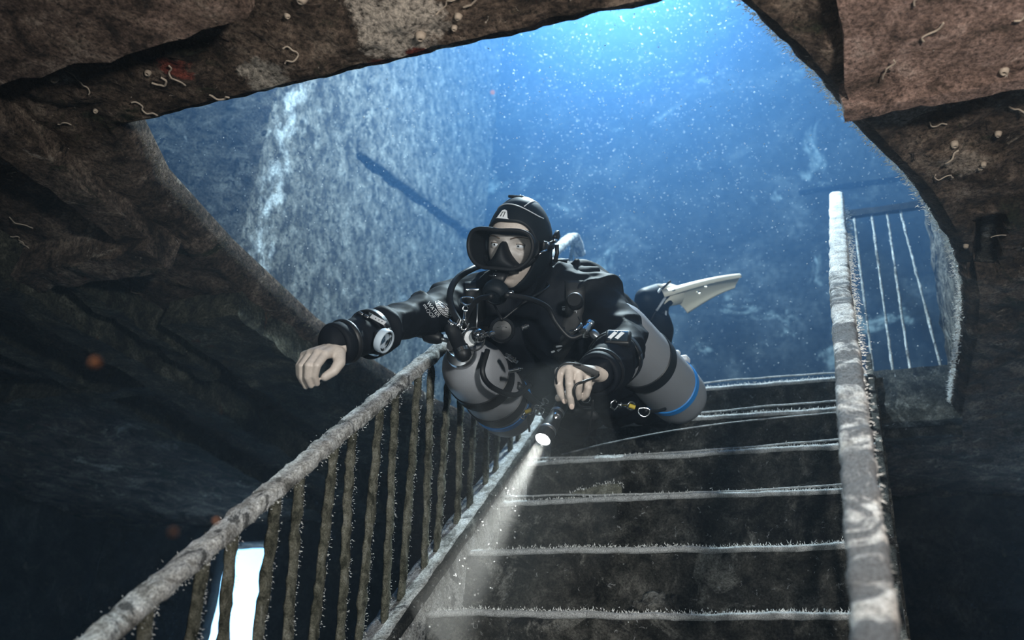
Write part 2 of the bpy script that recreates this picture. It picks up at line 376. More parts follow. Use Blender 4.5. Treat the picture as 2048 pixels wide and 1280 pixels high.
def streak(nt, N, L, tc, col, nz):
    # white salt deposit running down beside the corner of the wall
    sp = N('ShaderNodeSeparateXYZ'); L(tc.outputs['Object'], sp.inputs[0])
    w = N('ShaderNodeMath'); w.operation = 'MULTIPLY_ADD'; L(nz(6, 6, .7), w.inputs[0]); w.inputs[1].default_value = .55; L(sp.outputs['Y'], w.inputs[2])
    d = N('ShaderNodeMath'); d.operation = 'SUBTRACT'; L(w.outputs[0], d.inputs[0]); d.inputs[1].default_value = .90
    ab = N('ShaderNodeMath'); ab.operation = 'ABSOLUTE'; L(d.outputs[0], ab.inputs[0])
    r = N('ShaderNodeMapRange'); r.inputs[1].default_value = .0; r.inputs[2].default_value = .075; r.inputs[3].default_value = .9; r.inputs[4].default_value = 0; L(ab.outputs[0], r.inputs[0])
    g = N('ShaderNodeMath'); g.operation = 'MULTIPLY'; L(r.outputs[0], g.inputs[0])
    q = N('ShaderNodeMapRange'); q.inputs[1].default_value = .44; q.inputs[2].default_value = .55; L(nz(9, 8, .7), q.inputs[0]); L(q.outputs[0], g.inputs[1])
    mx = N('ShaderNodeMix'); mx.data_type = 'RGBA'; L(g.outputs[0], mx.inputs[0]); L(col, mx.inputs[6]); mx.inputs[7].default_value = (.80, .80, .80, 1); return mx.outputs[2]
M['wallcorner'] = crust('grey_fouled_wall_with_salt', [(.034, .026, .019), (.112, .097, .078), (.215, .192, .164), (.36, .335, .30)], 15, 1, .016,
    [((.36, .36, .35), 2.6, .63, .08), ((.50, .50, .50), 11, .68, .05), ((.026, .021, .016), 32, .53, .06)], stretch=(1, 1.15, .85), fine=1.2, extra=streak)
M['wallshade'] = crust('shade_darkened_wall', [(.020, .016, .012), (.062, .053, .044), (.11, .098, .084), (.19, .175, .155)], 13, 1, .016, [((.40, .40, .40), 10, .66, .05), ((.014, .011, .009), 24, .55, .06)], fine=1.2)  # fouled wall with its colour darkened to stand in for shade
wl = wall('wall_left', [(-1.30, .50, ZU-.1), (-1.30, 2.84, ZU-.1), (-1.30, 2.84, ZT+.1), (-1.30, .50, ZT+.1)], M['wallcorner'], 200, 120)

wall('wall_left', [(-2.45, -.30, ZU-.1), (-1.30, .50, ZU-.1), (-1.30, .50, ZT), (-2.45, -.30, ZT)], M['wallshade'], 60, 100)  # angled away from the lamp and darkened in colour to read as shaded
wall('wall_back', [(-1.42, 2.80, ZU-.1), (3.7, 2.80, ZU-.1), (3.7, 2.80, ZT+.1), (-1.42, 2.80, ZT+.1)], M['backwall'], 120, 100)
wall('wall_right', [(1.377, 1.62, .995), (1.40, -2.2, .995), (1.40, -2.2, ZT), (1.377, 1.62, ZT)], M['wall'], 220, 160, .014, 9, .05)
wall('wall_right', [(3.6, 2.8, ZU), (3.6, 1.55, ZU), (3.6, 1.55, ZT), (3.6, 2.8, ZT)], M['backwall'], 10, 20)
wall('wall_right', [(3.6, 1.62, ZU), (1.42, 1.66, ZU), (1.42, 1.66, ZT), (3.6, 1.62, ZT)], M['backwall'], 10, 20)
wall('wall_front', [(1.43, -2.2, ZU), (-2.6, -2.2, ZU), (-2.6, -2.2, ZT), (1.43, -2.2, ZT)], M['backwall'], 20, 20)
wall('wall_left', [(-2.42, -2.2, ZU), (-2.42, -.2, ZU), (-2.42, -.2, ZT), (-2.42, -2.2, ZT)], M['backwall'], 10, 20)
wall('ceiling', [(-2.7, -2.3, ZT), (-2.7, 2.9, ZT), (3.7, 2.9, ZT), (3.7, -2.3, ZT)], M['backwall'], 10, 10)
# steel doubler plate on the wall, its lower edge rising aft
def doubler():
    P = [(1.18, 2.56), (2.72, 2.965), (2.72, 5.1), (1.18, 5.1)]; n, m_ = 60, 90; V = []; F = []
    for x in (-1.300, -1.252):
        for j in range(m_+1):
            for i in range(n+1):
                u, v = i/n, j/m_; y = P[0][0]+(P[1][0]-P[0][0])*u; z0 = P[0][1]+(P[1][1]-P[0][1])*u; z = z0+(5.1-z0)*v
                e = 0 if x < -1.29 else .010*fbm((0, y, z), 8, 4)
                V.append((x+e, y+.006*fbm((3, y, z), 9, 3), z+.008*fbm((5, y, z), 9, 3)))
    A = (n+1)*(m_+1)
    for j in range(m_):
        for i in range(n):
            k = A+j*(n+1)+i; F.append((k, k+1, k+n+2, k+n+1))
    for i in range(n): F.append((i, i+1, A+i+1, A+i))
    for j in range(m_): k = j*(n+1); F.append((k+n+1, k, A+k, A+k+n+1))
    pyd('wall_plate', V, F, M['wall'], wl)
doubler()
# raised seams on the far bulkhead
bwall = bpy.data.objects['wall_back']
for x, z0, z1 in ((.99, 1.05, 2.9), (1.95, 1.02, 4.2)):
    rough_box('bulkhead_stiffener', (x, 2.74, z0), (x+.035, 2.82, z1), M['backwall'], bwall, .03, .006, 15)
rough_box('bulkhead_stiffener', (.80, 2.75, 3.02), (2.6, 2.82, 3.06), M['backwall'], bwall, .03, .008, 15)
# ------------------------------------------------------------------ lower deck, seen under the hatch
ZF = -1.3
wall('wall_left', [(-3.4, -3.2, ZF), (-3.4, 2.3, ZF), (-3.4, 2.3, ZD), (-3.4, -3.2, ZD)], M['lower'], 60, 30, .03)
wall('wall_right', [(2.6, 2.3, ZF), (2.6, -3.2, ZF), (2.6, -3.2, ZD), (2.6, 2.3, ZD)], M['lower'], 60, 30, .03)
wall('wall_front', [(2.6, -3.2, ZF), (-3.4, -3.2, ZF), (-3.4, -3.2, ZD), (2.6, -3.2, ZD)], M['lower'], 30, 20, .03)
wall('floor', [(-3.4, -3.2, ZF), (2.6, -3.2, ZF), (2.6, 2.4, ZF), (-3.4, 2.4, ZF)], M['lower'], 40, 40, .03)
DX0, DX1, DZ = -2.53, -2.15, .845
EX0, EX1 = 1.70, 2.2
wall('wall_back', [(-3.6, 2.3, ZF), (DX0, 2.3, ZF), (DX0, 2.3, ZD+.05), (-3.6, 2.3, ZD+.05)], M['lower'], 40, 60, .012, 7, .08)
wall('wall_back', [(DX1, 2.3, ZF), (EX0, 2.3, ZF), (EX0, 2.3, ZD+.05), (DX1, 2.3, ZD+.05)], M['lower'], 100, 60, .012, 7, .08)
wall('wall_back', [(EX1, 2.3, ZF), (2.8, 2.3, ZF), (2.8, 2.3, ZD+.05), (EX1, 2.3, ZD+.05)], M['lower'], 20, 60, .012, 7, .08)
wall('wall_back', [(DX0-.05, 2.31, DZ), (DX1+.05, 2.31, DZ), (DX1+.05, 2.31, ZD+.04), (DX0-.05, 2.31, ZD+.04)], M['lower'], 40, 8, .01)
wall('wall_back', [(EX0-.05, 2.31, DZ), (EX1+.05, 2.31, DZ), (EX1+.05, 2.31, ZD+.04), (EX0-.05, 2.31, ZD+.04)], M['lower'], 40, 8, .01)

def beam_haze():
    # denser silt haze added along the torch beam to make it show
    bm = bmesh.new(); d = V3c((0.4288, -0.4981, 0.1179)); bmesh.ops.create_icosphere(bm, subdivisions=4, radius=1)
    x, y, z = frame(V3c((0.4591, -0.6657, -0.1046))-V3c((0.4257, -0.3918, 0.2743)))
    for v in bm.verts: v.co = d+x*v.co.x*.20+y*v.co.y*.20+z*v.co.z*.40
    for v in bm.verts: v.co += (v.co-d)*.18*fbm(v.co, 5, 3)
    o = fin('beam_haze', bm, None, None); tag(o, 'thin pale silt haze added to make the torch beam visible', 'silt', None, 'stuff')
    m = bpy.data.materials.new('silt_haze'); m.use_nodes = True; nt = m.node_tree; nt.nodes.clear(); N = nt.nodes.new
    out = N('ShaderNodeOutputMaterial'); s = N('ShaderNodeVolumeScatter'); s.inputs['Color'].default_value = (.95, .95, .95, 1); s.inputs['Density'].default_value = .13; s.inputs['Anisotropy'].default_value = .3
    nt.links.new(s.outputs[0], out.inputs['Volume']); o.data.materials.append(m)
V3c = Vector
beam_haze()

# ------------------------------------------------------------------ staircase
G, RI = .205, .20
def N_(n, h=0.0, x=0.0): return Vector((x, G*n, RI*n+h))
stair = empty('staircase', (.52, -.6, -.6), 'steep steel staircase furred with pale silt, rising through the deck hatch', 'staircase')
def step_mesh(n):
    # one folded plate: riser plus tread, front edge slightly bent
    y0, z0 = G*n, RI*n; nu = 90; V = []; F = []
    prof = [(.012, -RI+.004), (.010, -.12), (.008, -.05), (.002, -.022), (0, -.008), (.004, 0), (.05, -.001), (.12, -.002), (G+.010, -.003)]
    sub = []
    for a, b in zip(prof, prof[1:]):
        k = max(1, int(math.hypot(b[0]-a[0], b[1]-a[1])/.014))
        sub += [(a[0]+(b[0]-a[0])*i/k, a[1]+(b[1]-a[1])*i/k) for i in range(k)]
    sub.append(prof[-1]); W_ = 1.10
    for x_ in range(nu+1):
        x = W_*x_/nu
        for (py, pz) in sub:
            p = Vector((x, y0+py, z0+pz)); sag = .006*fbm((x*2.2, n*3.7, 0), 1, 3)
            lump = .005*fbm(p, 20, 3)
            if pz > -.01: V.append((p.x, p.y, p.z+sag+abs(lump)))
            else: V.append((p.x, p.y-lump, p.z+sag*(1 if pz > -.1 else .3)))
    m_ = len(sub)
    for i in range(nu):
        for j in range(m_-1):
            k = i*m_+j; F.append((k, k+m_, k+m_+1, k+1))
    return V, F
for n in range(-5, 6):
    V, F = step_mesh(n); o = pyd('step', V, F, M['stair'], stair)
    md = o.modifiers.new('plate', 'SOLIDIFY'); md.thickness = .008; md.offset = -1
    # silted nosing strip along the lip
    bm = bmesh.new(); L = []
    for i in range(61):
        x = 1.09*i/60; sag = .006*fbm((x*2.2, n*3.7, 0), 1, 3)
        L.append((x, G*n+.001+.003*fbm((x*9, n*2.0, 1), 1, 3), RI*n+sag-.001+.003*fbm((x*11, n*5.0, 4), 1, 3)))
    tube(bm, L, [.0075+.0045*abs(fbm((p[0]*14, n*2, 3), 1, 3)) for p in L], 7)
    fin('nosing', bm, M['nosing'], stair)
    if n >= -1:
        spikes('hydroid_fringe', [(p[0], p[1]+.008, p[2]+.004) for p in L], M['fuzz'], stair, 2600, (.002, .008), .0013, (0, -.2, 1), jit=.005)
# bent kick strips left on some risers
for n, dx, dz in ((2, .02, .020), (3, .02, .018), (4, .02, .024), (5, .02, .02)):
    bm = bmesh.new(); L = [(x/40*1.07, G*n+.006, RI*n+dz+.007*math.sin(x*.11+n)+.003*fbm((x*.2, n, 0), 1, 2)) for x in range(41)]
    tube(bm, L, .003, 6); fin('lifted_edge_strip', bm, M['nosing'], stair)
bm = bmesh.new(); L = [(.05, G*4-.004, RI*4-.10), (.25, G*4-.006, RI*4-.065), (.5, G*4-.006, RI*4-.034), (.75, G*4-.006, RI*4-.02), (1.02, G*4-.004, RI*4-.012)]
tube(bm, catmull(L, 8), .0028, 6); fin('lifted_edge_strip', bm, M['nosing'], stair)
# left stringer with its sloping flange
def sloped(name, x0, x1, h0, h1, n0, n1, mat_, parent, step=.03, amp=.005, sc=20):
    nn = int((n1-n0)*.287/step); V = []; F = []; prof = []
    def edge(a, b, k): prof.extend([(a[0]+(b[0]-a[0])*i/k, a[1]+(b[1]-a[1])*i/k) for i in range(k)])
    kx = max(1, int((x1-x0)/.016)); kh = max(1, int((h1-h0)/.016))
    edge((x0, h0), (x1, h0), kx); edge((x1, h0), (x1, h1), kh); edge((x1, h1), (x0, h1), kx); edge((x0, h1), (x0, h0), kh)
    for i in range(nn+1):
        n = n0+(n1-n0)*i/nn
        for x, h in prof:
            p = N_(n, h, x); V.append(p+Vector((fbm(p, sc), fbm(p+Vector((4, 1, 2)), sc), fbm(p+Vector((7, 3, 8)), sc)))*amp)
    m_ = len(prof)
    for i in range(nn):
        for j in range(m_): k = i*m_; F.append((k+j, k+(j+1) % m_, k+m_+(j+1) % m_, k+m_+j))
    F.append(tuple(range(m_))[::-1]); F.append(tuple(nn*m_+j for j in range(m_)))
    return pyd(name, V, F, mat_, parent)
sloped('stringer', -.012, .004, -.30, .085, -5.4, 5.2, M['rail'], stair, .022, .004)
sloped('stringer_flange', -.060, .006, .080, .098, -5.4, 5.2, M['rail'], stair, .022, .004)
sloped('stringer_edge_bar', .004, .020, .060, .092, -5.4, 5.2, M['stair'], stair, .022, .003)
sloped('stringer', 1.075, 1.092, -.30, .06, -5.4, 5.2, M['stair'], stair, .022, .004)
# landing edge plates either side of the flight
rough_box('landing_edge_plate', (-.55, 1.385, .90), (1.37, 1.405, 1.03), M['stair'], stair, .025, .006, 16)
rough_box('landing_edge_plate', (1.10, 1.30, .93), (1.37, 1.36, 1.14), M['stair'], stair, .02, .006, 16)
rough_box('landing', (-.05, 1.03, .955), (1.12, 1.40, .99), M['stair'], stair, .03, .006, 16)
# torn flap of plate standing up on a tread
def flap():
    o2d = [(0, 0), (.004, .030), (.03, .048), (.06, .052), (.09, .062), (.125, .066), (.158, .064), (.168, .05), (.165, .02), (.185, 0)]
    bm = bmesh.new(); f = []
    for dy in (0, .007):
        f.append([bm.verts.new((.205+x+.004*fbm((x*30, z*30, dy), 1, 2), G*2+.016+dy+.02*z/.06, RI*2-.004+z)) for x, z in o2d])
    bm.faces.new(f[0]); bm.faces.new(f[1][::-1])
    for i in range(len(o2d)): j = (i+1) % len(o2d); bm.faces.new((f[0][j], f[0][i], f[1][i], f[1][j]))
    o = fin('torn_plate', bm, M['bar'], None, smooth=False)
    tag(o, 'torn scrap of rusty plate standing on a step below the torch', 'debris')
    spikes('hydroid_fringe', [(.205+x, G*2+.020+.02*z/.06, RI*2-.004+z) for x, z in o2d[1:8]], M['fuzz'], o, 160, (.003, .008), .001, (0, 0, 1))
flap()
def lump():
    bm = bmesh.new(); bmesh.ops.create_icosphere(bm, subdivisions=4, radius=1)
    for v in bm.verts:
        d = v.co.copy(); v.co = Vector((d.x*.055*(1+.5*fbm(d, 1.4, 3)), d.y*.03, d.z*.038*(1+.7*fbm(d, 2.5, 3))))
        v.co += Vector((.575, .040, .012))
    o = fin('rubble', bm, M['stair']); tag(o, 'lump of silted rubble lying on the lowest visible step', 'debris')
lump()
# ------------------------------------------------------------------ left railing
rl = empty('stair_railing', (-.03, -.6, -.3), 'fouled steel railing with many flat bars, on the left side of the stairs', 'railing')
rr_ = empty('stair_railing', (1.04, -.6, -.3), 'pale thick handrail seen edge-on along the right side of the stairs', 'railing')
def handrail(name, pts, w, h, parent, mat_):
    P = catmull(pts, 14); n = len(P); V = []; F = []; seg = 18
    for i in range(n):
        d = (P[min(i+1, n-1)]-P[max(i-1, 0)]).normalized(); x = Vector((1, 0, 0)); y = d.cross(x).normalized()
        for k in range(seg):
            a = 2*math.pi*k/seg; ca, sa = math.cos(a), math.sin(a)
            ca = math.copysign(abs(ca)**.6, ca); sa = math.copysign(abs(sa)**.6, sa)
            p = P[i]+x*ca*w/2+y*sa*h/2
            V.append(p+(x*ca+y*sa)*(.0035*fbm(p, 26, 4)+.002*fbm(p, 90, 2)))
    for i in range(n-1):
        for k in range(seg): F.append((i*seg+k, i*seg+(k+1) % seg, (i+1)*seg+(k+1) % seg, (i+1)*seg+k))
    F.append(tuple(range(seg))[::-1]); F.append(tuple((n-1)*seg+k for k in range(seg)))
    return pyd(name, V, F, mat_, parent)
H = .752
hp = [N_(n*.5, H, -.02) for n in range(-12, 10)]+[N_(4.75, H, -.02), N_(5.0, H-.01, -.02), N_(5.25, H-.06, -.02), N_(5.5, H-.14, -.02)]
handrail('handrail', hp, .047, .032, rl, M['rail'])
spikes('hydroid_fringe', [N_(n, H, -.035) for n in range(-6, 6)], M['fuzz'], rl, 1400, (.002, .005), .0007, (-.3, -.3, .6), jit=.008)
spikes('hydroid_fringe', [N_(n, H-.016, .0) for n in range(-6, 6)], M['fuzz'], rl, 900, (.002, .005), .0007, (.6, 0, -.4), jit=.004)
def bar(parent, a, b, w=.024, t=.010, mt='bar'):
    a, b = Vector(a), Vector(b); d = (b-a).normalized(); x = Vector((1, 0, 0)); x = (x-d*x.dot(d)).normalized(); y = d.cross(x); V = []; F = []; n = 34
    prof = [(-.5, -.5), (0, -.55), (.5, -.5), (.56, 0), (.5, .5), (0, .55), (-.5, .5), (-.56, 0)]
    for i in range(n+1):
        p = a.lerp(b, i/n)
        for u, v in prof:
            q = p+y*u*w+x*v*t; V.append(q+(y*u*2+x*v*2)*(.0030*fbm(q, 40, 3)+.0015*fbm(q, 130, 2)))
    for i in range(n):
        for k in range(8): F.append((i*8+k, i*8+(k+1) % 8, (i+1)*8+(k+1) % 8, (i+1)*8+k))
    F.append(tuple(range(8))[::-1]); F.append(tuple(n*8+k for k in range(8)))
    return pyd('baluster', V, F, M[mt], parent)
nb = [-4.46, -3.96, -3.65, -3.14, -2.83, -2.32, -2.0, -1.5, -1.19, -.69, -.38, .13, .42, .95, 1.27, 1.78, 2.09, 2.6, 2.9, 3.42, 3.72, 4.24]
allp = []
for i, n in enumerate(nb):
    ln = .54 if i % 2 else .33
    a, b = N_(n, .09, -.028), N_(n-ln, H-.012+.2*0, -.022)
    bar(rl, a, b); allp.append((a, b))
bar(rl, N_(4.75, .09, -.028), N_(5.0, H-.02, -.02))
for i, (a, b) in enumerate(allp):
    if i % 1 == 0: spikes('hydroid_fringe', [a+Vector((.004, .012, 0)), b+Vector((.004, .012, 0))], M['fuzz'], rl, 260, (.002, .0055), .0007, (.3, 1, 0), jit=.003)
# right rail: plate-sided, seen along its length
H2 = .768
handrail('handrail', [N_(n*.5, H2, 1.035+.004*max(0, -n*.5)) for n in range(-13, 10)]+[N_(4.8, H2, 1.035)], .050, .034, rr_, M['palerail'])
for n in np.arange(-5.4, 4.9, .52):
    bar(rr_, N_(n, .05, 1.052), N_(n-.42, H2-.012, 1.046), .024, .010)
sloped('lower_rail', 1.040, 1.060, .30, .325, -5.4, 4.7, M['bar'], rr_, .03, .003)
spikes('hydroid_fringe', [N_(n, H2-.02, 1.06) for n in range(-6, 5)], M['fuzz'], rr_, 3200, (.003, .010), .0009, (1, 0, -.3), jit=.008)
# ------------------------------------------------------------------ guard rail across the landing
gr = empty('landing_railing', (1.2, 1.40, 1.0), 'thin barred guard rail across the landing, right of the stairs', 'railing')
YG = 1.40
rough_box('top_rail', (1.06, YG-.012, 1.895), (1.375, YG+.012, 1.925), M['backwall'], gr, .02, .003, 20)
rough_box('bottom_rail', (1.06, YG-.012, 1.150), (1.375, YG+.012, 1.172), M['backwall'], gr, .02, .003, 20)
for x in (1.095, 1.165, 1.225, 1.335):
    bar(gr, (x+(.0 if x > 1.1 else 0), YG, 1.16), (x-.005 if x != 1.335 else x-.065, YG, 1.90), .012, .008, 'rail')

# ------------------------------------------------------------------ diver
M['suit'] = mat('black_drysuit', (.006, .008, .012), .66, bump=.25, bscale=420, bdist=.0006, spec=.11)
M['neoprene'] = mat('black_neoprene', (.007, .011, .016), .55, bump=.15, bscale=600, bdist=.0004, spec=.2)
M['rubber'] = mat('black_rubber', (.008, .009, .011), .45, spec=.3)
M['silicone'] = mat('black_silicone', (.007, .008, .010), .55, spec=.22)
M['webbing'] = mat('black_webbing', (.012, .013, .015), .6, bump=.4, bscale=900)
M['skin'] = mat('pale_skin', (.56, .49, .44), .45, bump=.18, bscale=260, bdist=.0008)
M['nail'] = mat('fingernail', (.62, .50, .44), .3)
M['chrome'] = mat('chromed_brass', (.75, .76, .78), .16, metal=1)
M['steel'] = mat('brushed_steel', (.52, .53, .55), .34, metal=1)
M['alu'] = mat('blasted_aluminium', (.35, .36, .39), .5, metal=.15, bump=.35, bscale=520, bdist=.0004)
M['white'] = mat('white_print', (.80, .82, .84), .5)
M['grey_print'] = mat('grey_print', (.45, .47, .50), .5)
M['blue'] = mat('blue_band', (.015, .22, .62), .5)
M['yellow'] = mat('yellow_cord', (.55, .40, .04), .6)
M['cream'] = mat('cream_fin_rubber', (.74, .66, .54), .45)
M['brow'] = mat('brown_eyebrow', (.13, .088, .062), .8)
M['eyewhite'] = mat('eye_white', (.55, .56, .57), .2)
M['iris'] = mat('grey_blue_iris', (.34, .50, .56), .2)
M['pupil'] = mat('pupil', (.004, .004, .004), .1)
def glass_mat(name, tint=(1, 1, 1), ior=1.25):
    m = bpy.data.materials.new(name); m.use_nodes = True; nt = m.node_tree; nt.nodes.clear(); N = nt.nodes.new; L = nt.links.new
    out = N('ShaderNodeOutputMaterial'); mx = N('ShaderNodeMixShader'); t = N('ShaderNodeBsdfTransparent'); g = N('ShaderNodeBsdfGlossy'); f = N('ShaderNodeFresnel')
    t.inputs[0].default_value = (*tint, 1); g.inputs['Roughness'].default_value = .03; f.inputs['IOR'].default_value = ior
    L(f.outputs[0], mx.inputs[0]); L(t.outputs[0], mx.inputs[1]); L(g.outputs[0], mx.inputs[2]); L(mx.outputs[0], out.inputs['Surface']); return m
M['glass'] = glass_mat('mask_glass', (.86, .88, .90))
def cap(bm, a, ra, b, rb, seg=18, hs=7):
    """closed tapered capsule"""
    a, b = V3(a), V3(b); D = (b-a).length
    if D <= abs(ra-rb)+1e-5:
        c, r = (a, ra) if ra > rb else (b, rb)
        bmesh.ops.create_icosphere(bm, subdivisions=3, radius=r, matrix=Matrix.Translation(c)); return
    th = math.asin((ra-rb)/D); prof = []
    for i in range(hs+1):
        t = -math.pi/2+(math.pi/2+th)*i/hs; prof.append((ra*math.cos(t), ra*math.sin(t)))
    for i in range(hs+1):
        t = th+(math.pi/2-th)*i/hs; prof.append((rb*math.cos(t), D+rb*math.sin(t)))
    lathe(bm, prof, a, b-a, seg)
V3 = Vector
def blend(name, caps, voxel, it=6):
    """union of tapered limbs grown into one continuous skin"""
    tot = bmesh.new()
    for a, ra, b, rb in caps:
        bm = bmesh.new(); cap(bm, a, ra, b, rb); me = bpy.data.meshes.new('t'); bm.to_mesh(me); bm.free(); tot.from_mesh(me); bpy.data.meshes.remove(me)
    me = bpy.data.meshes.new(name); tot.to_mesh(me); tot.free()
    o = bpy.data.objects.new(name, me); COL.objects.link(o)
    r = o.modifiers.new('r', 'REMESH'); r.mode = 'VOXEL'; r.voxel_size = voxel; r.use_smooth_shade = True
    s = o.modifiers.new('s', 'SMOOTH'); s.iterations = it; s.factor = .5
    dg = bpy.context.evaluated_depsgraph_get(); ev = o.evaluated_get(dg); out = bpy.data.meshes.new_from_object(ev, depsgraph=dg)
    bpy.data.objects.remove(o); return out
V3 = Vector
def chain(caps, pts, rs):
    for (a, ra), (b, rb) in zip(list(zip(pts, rs))[:-1], list(zip(pts, rs))[1:]): caps.append((V3(a), ra, V3(b), rb))
# --- key points
TD = V3((.115, .985, -.02)).normalized()                 # along the body, head to hips
SR = V3((0.0770, -0.1628, 0.7762)); SL = V3((0.4279, -0.0558, 0.8084)); CH = V3((0.2366, -0.0244, 0.7603))
NK = V3((0.2598, -0.1061, 0.8137)); HEADC = V3((0.2898, -0.2834, 0.8465))
EA = V3((0.0514, -0.3933, 0.6011)); FA = V3((0.0471, -0.5152, 0.5101)); WA = V3((0.0196, -0.6050, 0.4422))
EB = V3((0.5194, -0.1021, 0.6344)); FB = V3((0.5248, -0.2150, 0.5347)); WB = V3((0.5149, -0.3053, 0.4594))
HIP = CH+TD*.46
KL = V3((0.4056, 0.6965, 0.8051)); AL = V3((0.4204, 0.6598, 1.1410)); KR = V3((0.1600, 0.6070, 0.7348)); AR = V3((0.0997, 0.8573, 1.0484))
caps = []
ex = V3((1, -.11, 0)).normalized(); ez = V3((0, 0, 1))
chain(caps, [SR, NK*.5+SR*.5, NK, NK*.5+SL*.5, SL], [.066, .078, .085, .078, .066])
for s in (-1, 1):
    chain(caps, [CH+ex*.085*s, CH+ex*.085*s+TD*.25, HIP+ex*.07*s], [.108, .112, .115])
    chain(caps, [(SR if s < 0 else SL), CH+ex*.10*s+TD*.08], [.070, .10])
chain(caps, [NK, NK.lerp(HEADC, .55)], [.075, .064])
chain(caps, [NK.lerp(HEADC, .4), HEADC+V3((0, .01, 0))], [.066, .070])
chain(caps, [SR, SR.lerp(EA, .45), EA, FA, WA+(FA-WA).normalized()*.01], [.066, .056, .045, .047, .043])
chain(caps, [SL, SL.lerp(EB, .5), EB, FB, WB+(FB-WB).normalized()*.01], [.068, .064, .056, .056, .046])
chain(caps, [HIP+ex*.08, KL, KL+V3((0, .0, .0))], [.10, .072, .066])
chain(caps, [KL, KL.lerp(AL, .4), AL], [.066, .060, .046])
chain(caps, [HIP-ex*.08, KR], [.10, .074])
chain(caps, [KR, KR.lerp(AR, .4), AR], [.068, .060, .046])
body = blend('diver', caps, .0065, 8)
# folds in the laminate: stronger on sleeves and shoulders
def folds(me):
    me.update(); co = [v.co.copy() for v in me.vertices]; nr = [v.normal.copy() for v in me.vertices]
    axA = (WA-SR).normalized(); axB = (WB-EB).normalized()
    for v, c, n in zip(me.vertices, co, nr):
        r = 1-abs(noise.noise(c*11+V3((3, 1, 2))))*2.2; r2 = 1-abs(noise.noise(c*23))*2.2; r0 = max(0, 1-abs(noise.noise(V3((c.x*7, c.y*7, c.z*10))+V3((8, 2, 5))))*3.2)**1.4
        k = .0135*r0+.0050*r+.0020*r2
        wa = (c-WA).length; wb = (c-WB).length
        if wa < .20: k += .0020*math.sin((c-WA).dot(axA)*150+3.5*noise.noise(c*9))*min(1, wa/.05); k *= .35+.65*min(1, wa/.15)
        if wb < .16: k += .0022*math.sin((c-WB).dot(axB)*140+3.5*noise.noise(c*9)); k *= .35+.65*min(1, wb/.12)
        v.co = c+n*(k-.007)
folds(body)
diver = bpy.data.objects.new('diver', body); COL.objects.link(diver)
# --- head frame
fy = cf*math.cos(math.radians(22))+cr*math.sin(math.radians(22))*1.0    # backwards through the head
fy = (fy+cu*.06).normalized(); fz = (cu+cr*.10); fz = (fz-fy*fz.dot(fy)).normalized(); fx = fy.cross(fz).normalized()
HM = mat4(fx, fy, fz, HEADC)
def hd(p): return HM @ V3(p)
EX = .0315
def face_pt(x, y, z):
    f = max(0, -y/.088)
    jaw = 1-.30*min(1, max(0, (-z-.01)/.10))**1.3
    X = x*jaw; Y = y; Z = z
    def g(a, b, sa, sb): return math.exp(-((X-a)/sa)**2-((Z-b)/sb)**2)
    d = 0
    for s in (-1, 1):
        d += -.0085*g(s*EX, .001, .017, .011)+.0055*g(s*.030, .021, .022, .007)+.006*g(s*.043, -.026, .016, .014)
    d += .022*math.exp(-(X/.0095)**2)*math.exp(-((Z+.030)/.020)**2)+.008*math.exp(-(X/.008)**2)*math.exp(-((Z+.004)/.016)**2)
    d += .010*g(0, -.062, .022, .006)+.009*g(0, -.074, .019, .006)-.003*g(0, -.068, .02, .003)+.014*g(0, -.098, .022, .016)
    return (X, Y-d*min(1, f*1.8), Z)
def face():
    nu, nv = 110, 120; V = []; F = []
    for j in range(nv+1):
        t = math.pi*j/nv
        for i in range(nu+1):
            a = -math.pi*.62+math.pi*1.24*i/nu
            x = .071*math.sin(t)*math.sin(a); y = -.088*math.sin(t)*math.cos(a); z = .002+.114*math.cos(t)
            V.append(hd(face_pt(x, y, z)))
    for j in range(nv):
        for i in range(nu): k = j*(nu+1)+i; F.append((k, k+nu+1, k+nu+2, k+1))
    return V, F
# --- hands
def hand(wrist, palm, fingers, thumb, rr):
    """wrist point; palm: list of knuckle points index..little; fingers: joints after the knuckle"""
    caps = []; w = V3(wrist)
    fore = w+(w-sum((V3(p) for p in palm), V3())/4).normalized()*.028
    for i, k in enumerate(palm):
        k = V3(k); o = w.lerp(k, .12)
        caps.append((o, .0165, k, .0112)); caps.append((fore, .022, o, .0185))
        if i: caps.append((V3(palm[i-1]), .0105, k, .0105))
        if i: caps.append((V3(palm[i-1]).lerp(w, .45), .013, k.lerp(w, .45), .013))
    for i, (k, js) in enumerate(zip(palm, fingers)):
        chain(caps, [k]+list(js), [rr*1.12, rr*1.03, rr*.95, rr*.80][:len(js)+1])
        caps.append((V3(k), rr*1.16, V3(k), rr*1.15)); caps.append((V3(js[0]), rr*1.08, V3(js[0]), rr*1.07))
    chain(caps, thumb, [.0155, .0125, .0105, .0092])
    return blend('hand', caps, .0021, 5)
hA = hand((0.0336, -0.6018, 0.4363), [(0.0318, -0.6483, 0.3979), (0.0158, -0.6511, 0.4017), (-0.0061, -0.6445, 0.4060), (-0.0295, -0.6315, 0.4087)],
    [[(0.0287, -0.6645, 0.3657), (0.0178, -0.6511, 0.3491), (0.0138, -0.6322, 0.3409)], [(0.0125, -0.6707, 0.3644), (0.0042, -0.6553, 0.3462), (0.0018, -0.6348, 0.3363)],
     [(-0.0096, -0.6620, 0.3694), (-0.0149, -0.6474, 0.3504), (-0.0159, -0.6268, 0.3391)], [(-0.0313, -0.6412, 0.3811), (-0.0349, -0.6308, 0.3665), (-0.0362, -0.6142, 0.3579)]],
    [(0.0423, -0.6163, 0.4143), (0.0528, -0.6223, 0.3895), (0.0471, -0.6284, 0.3678), (0.0306, -0.6325, 0.3539)], .0083)
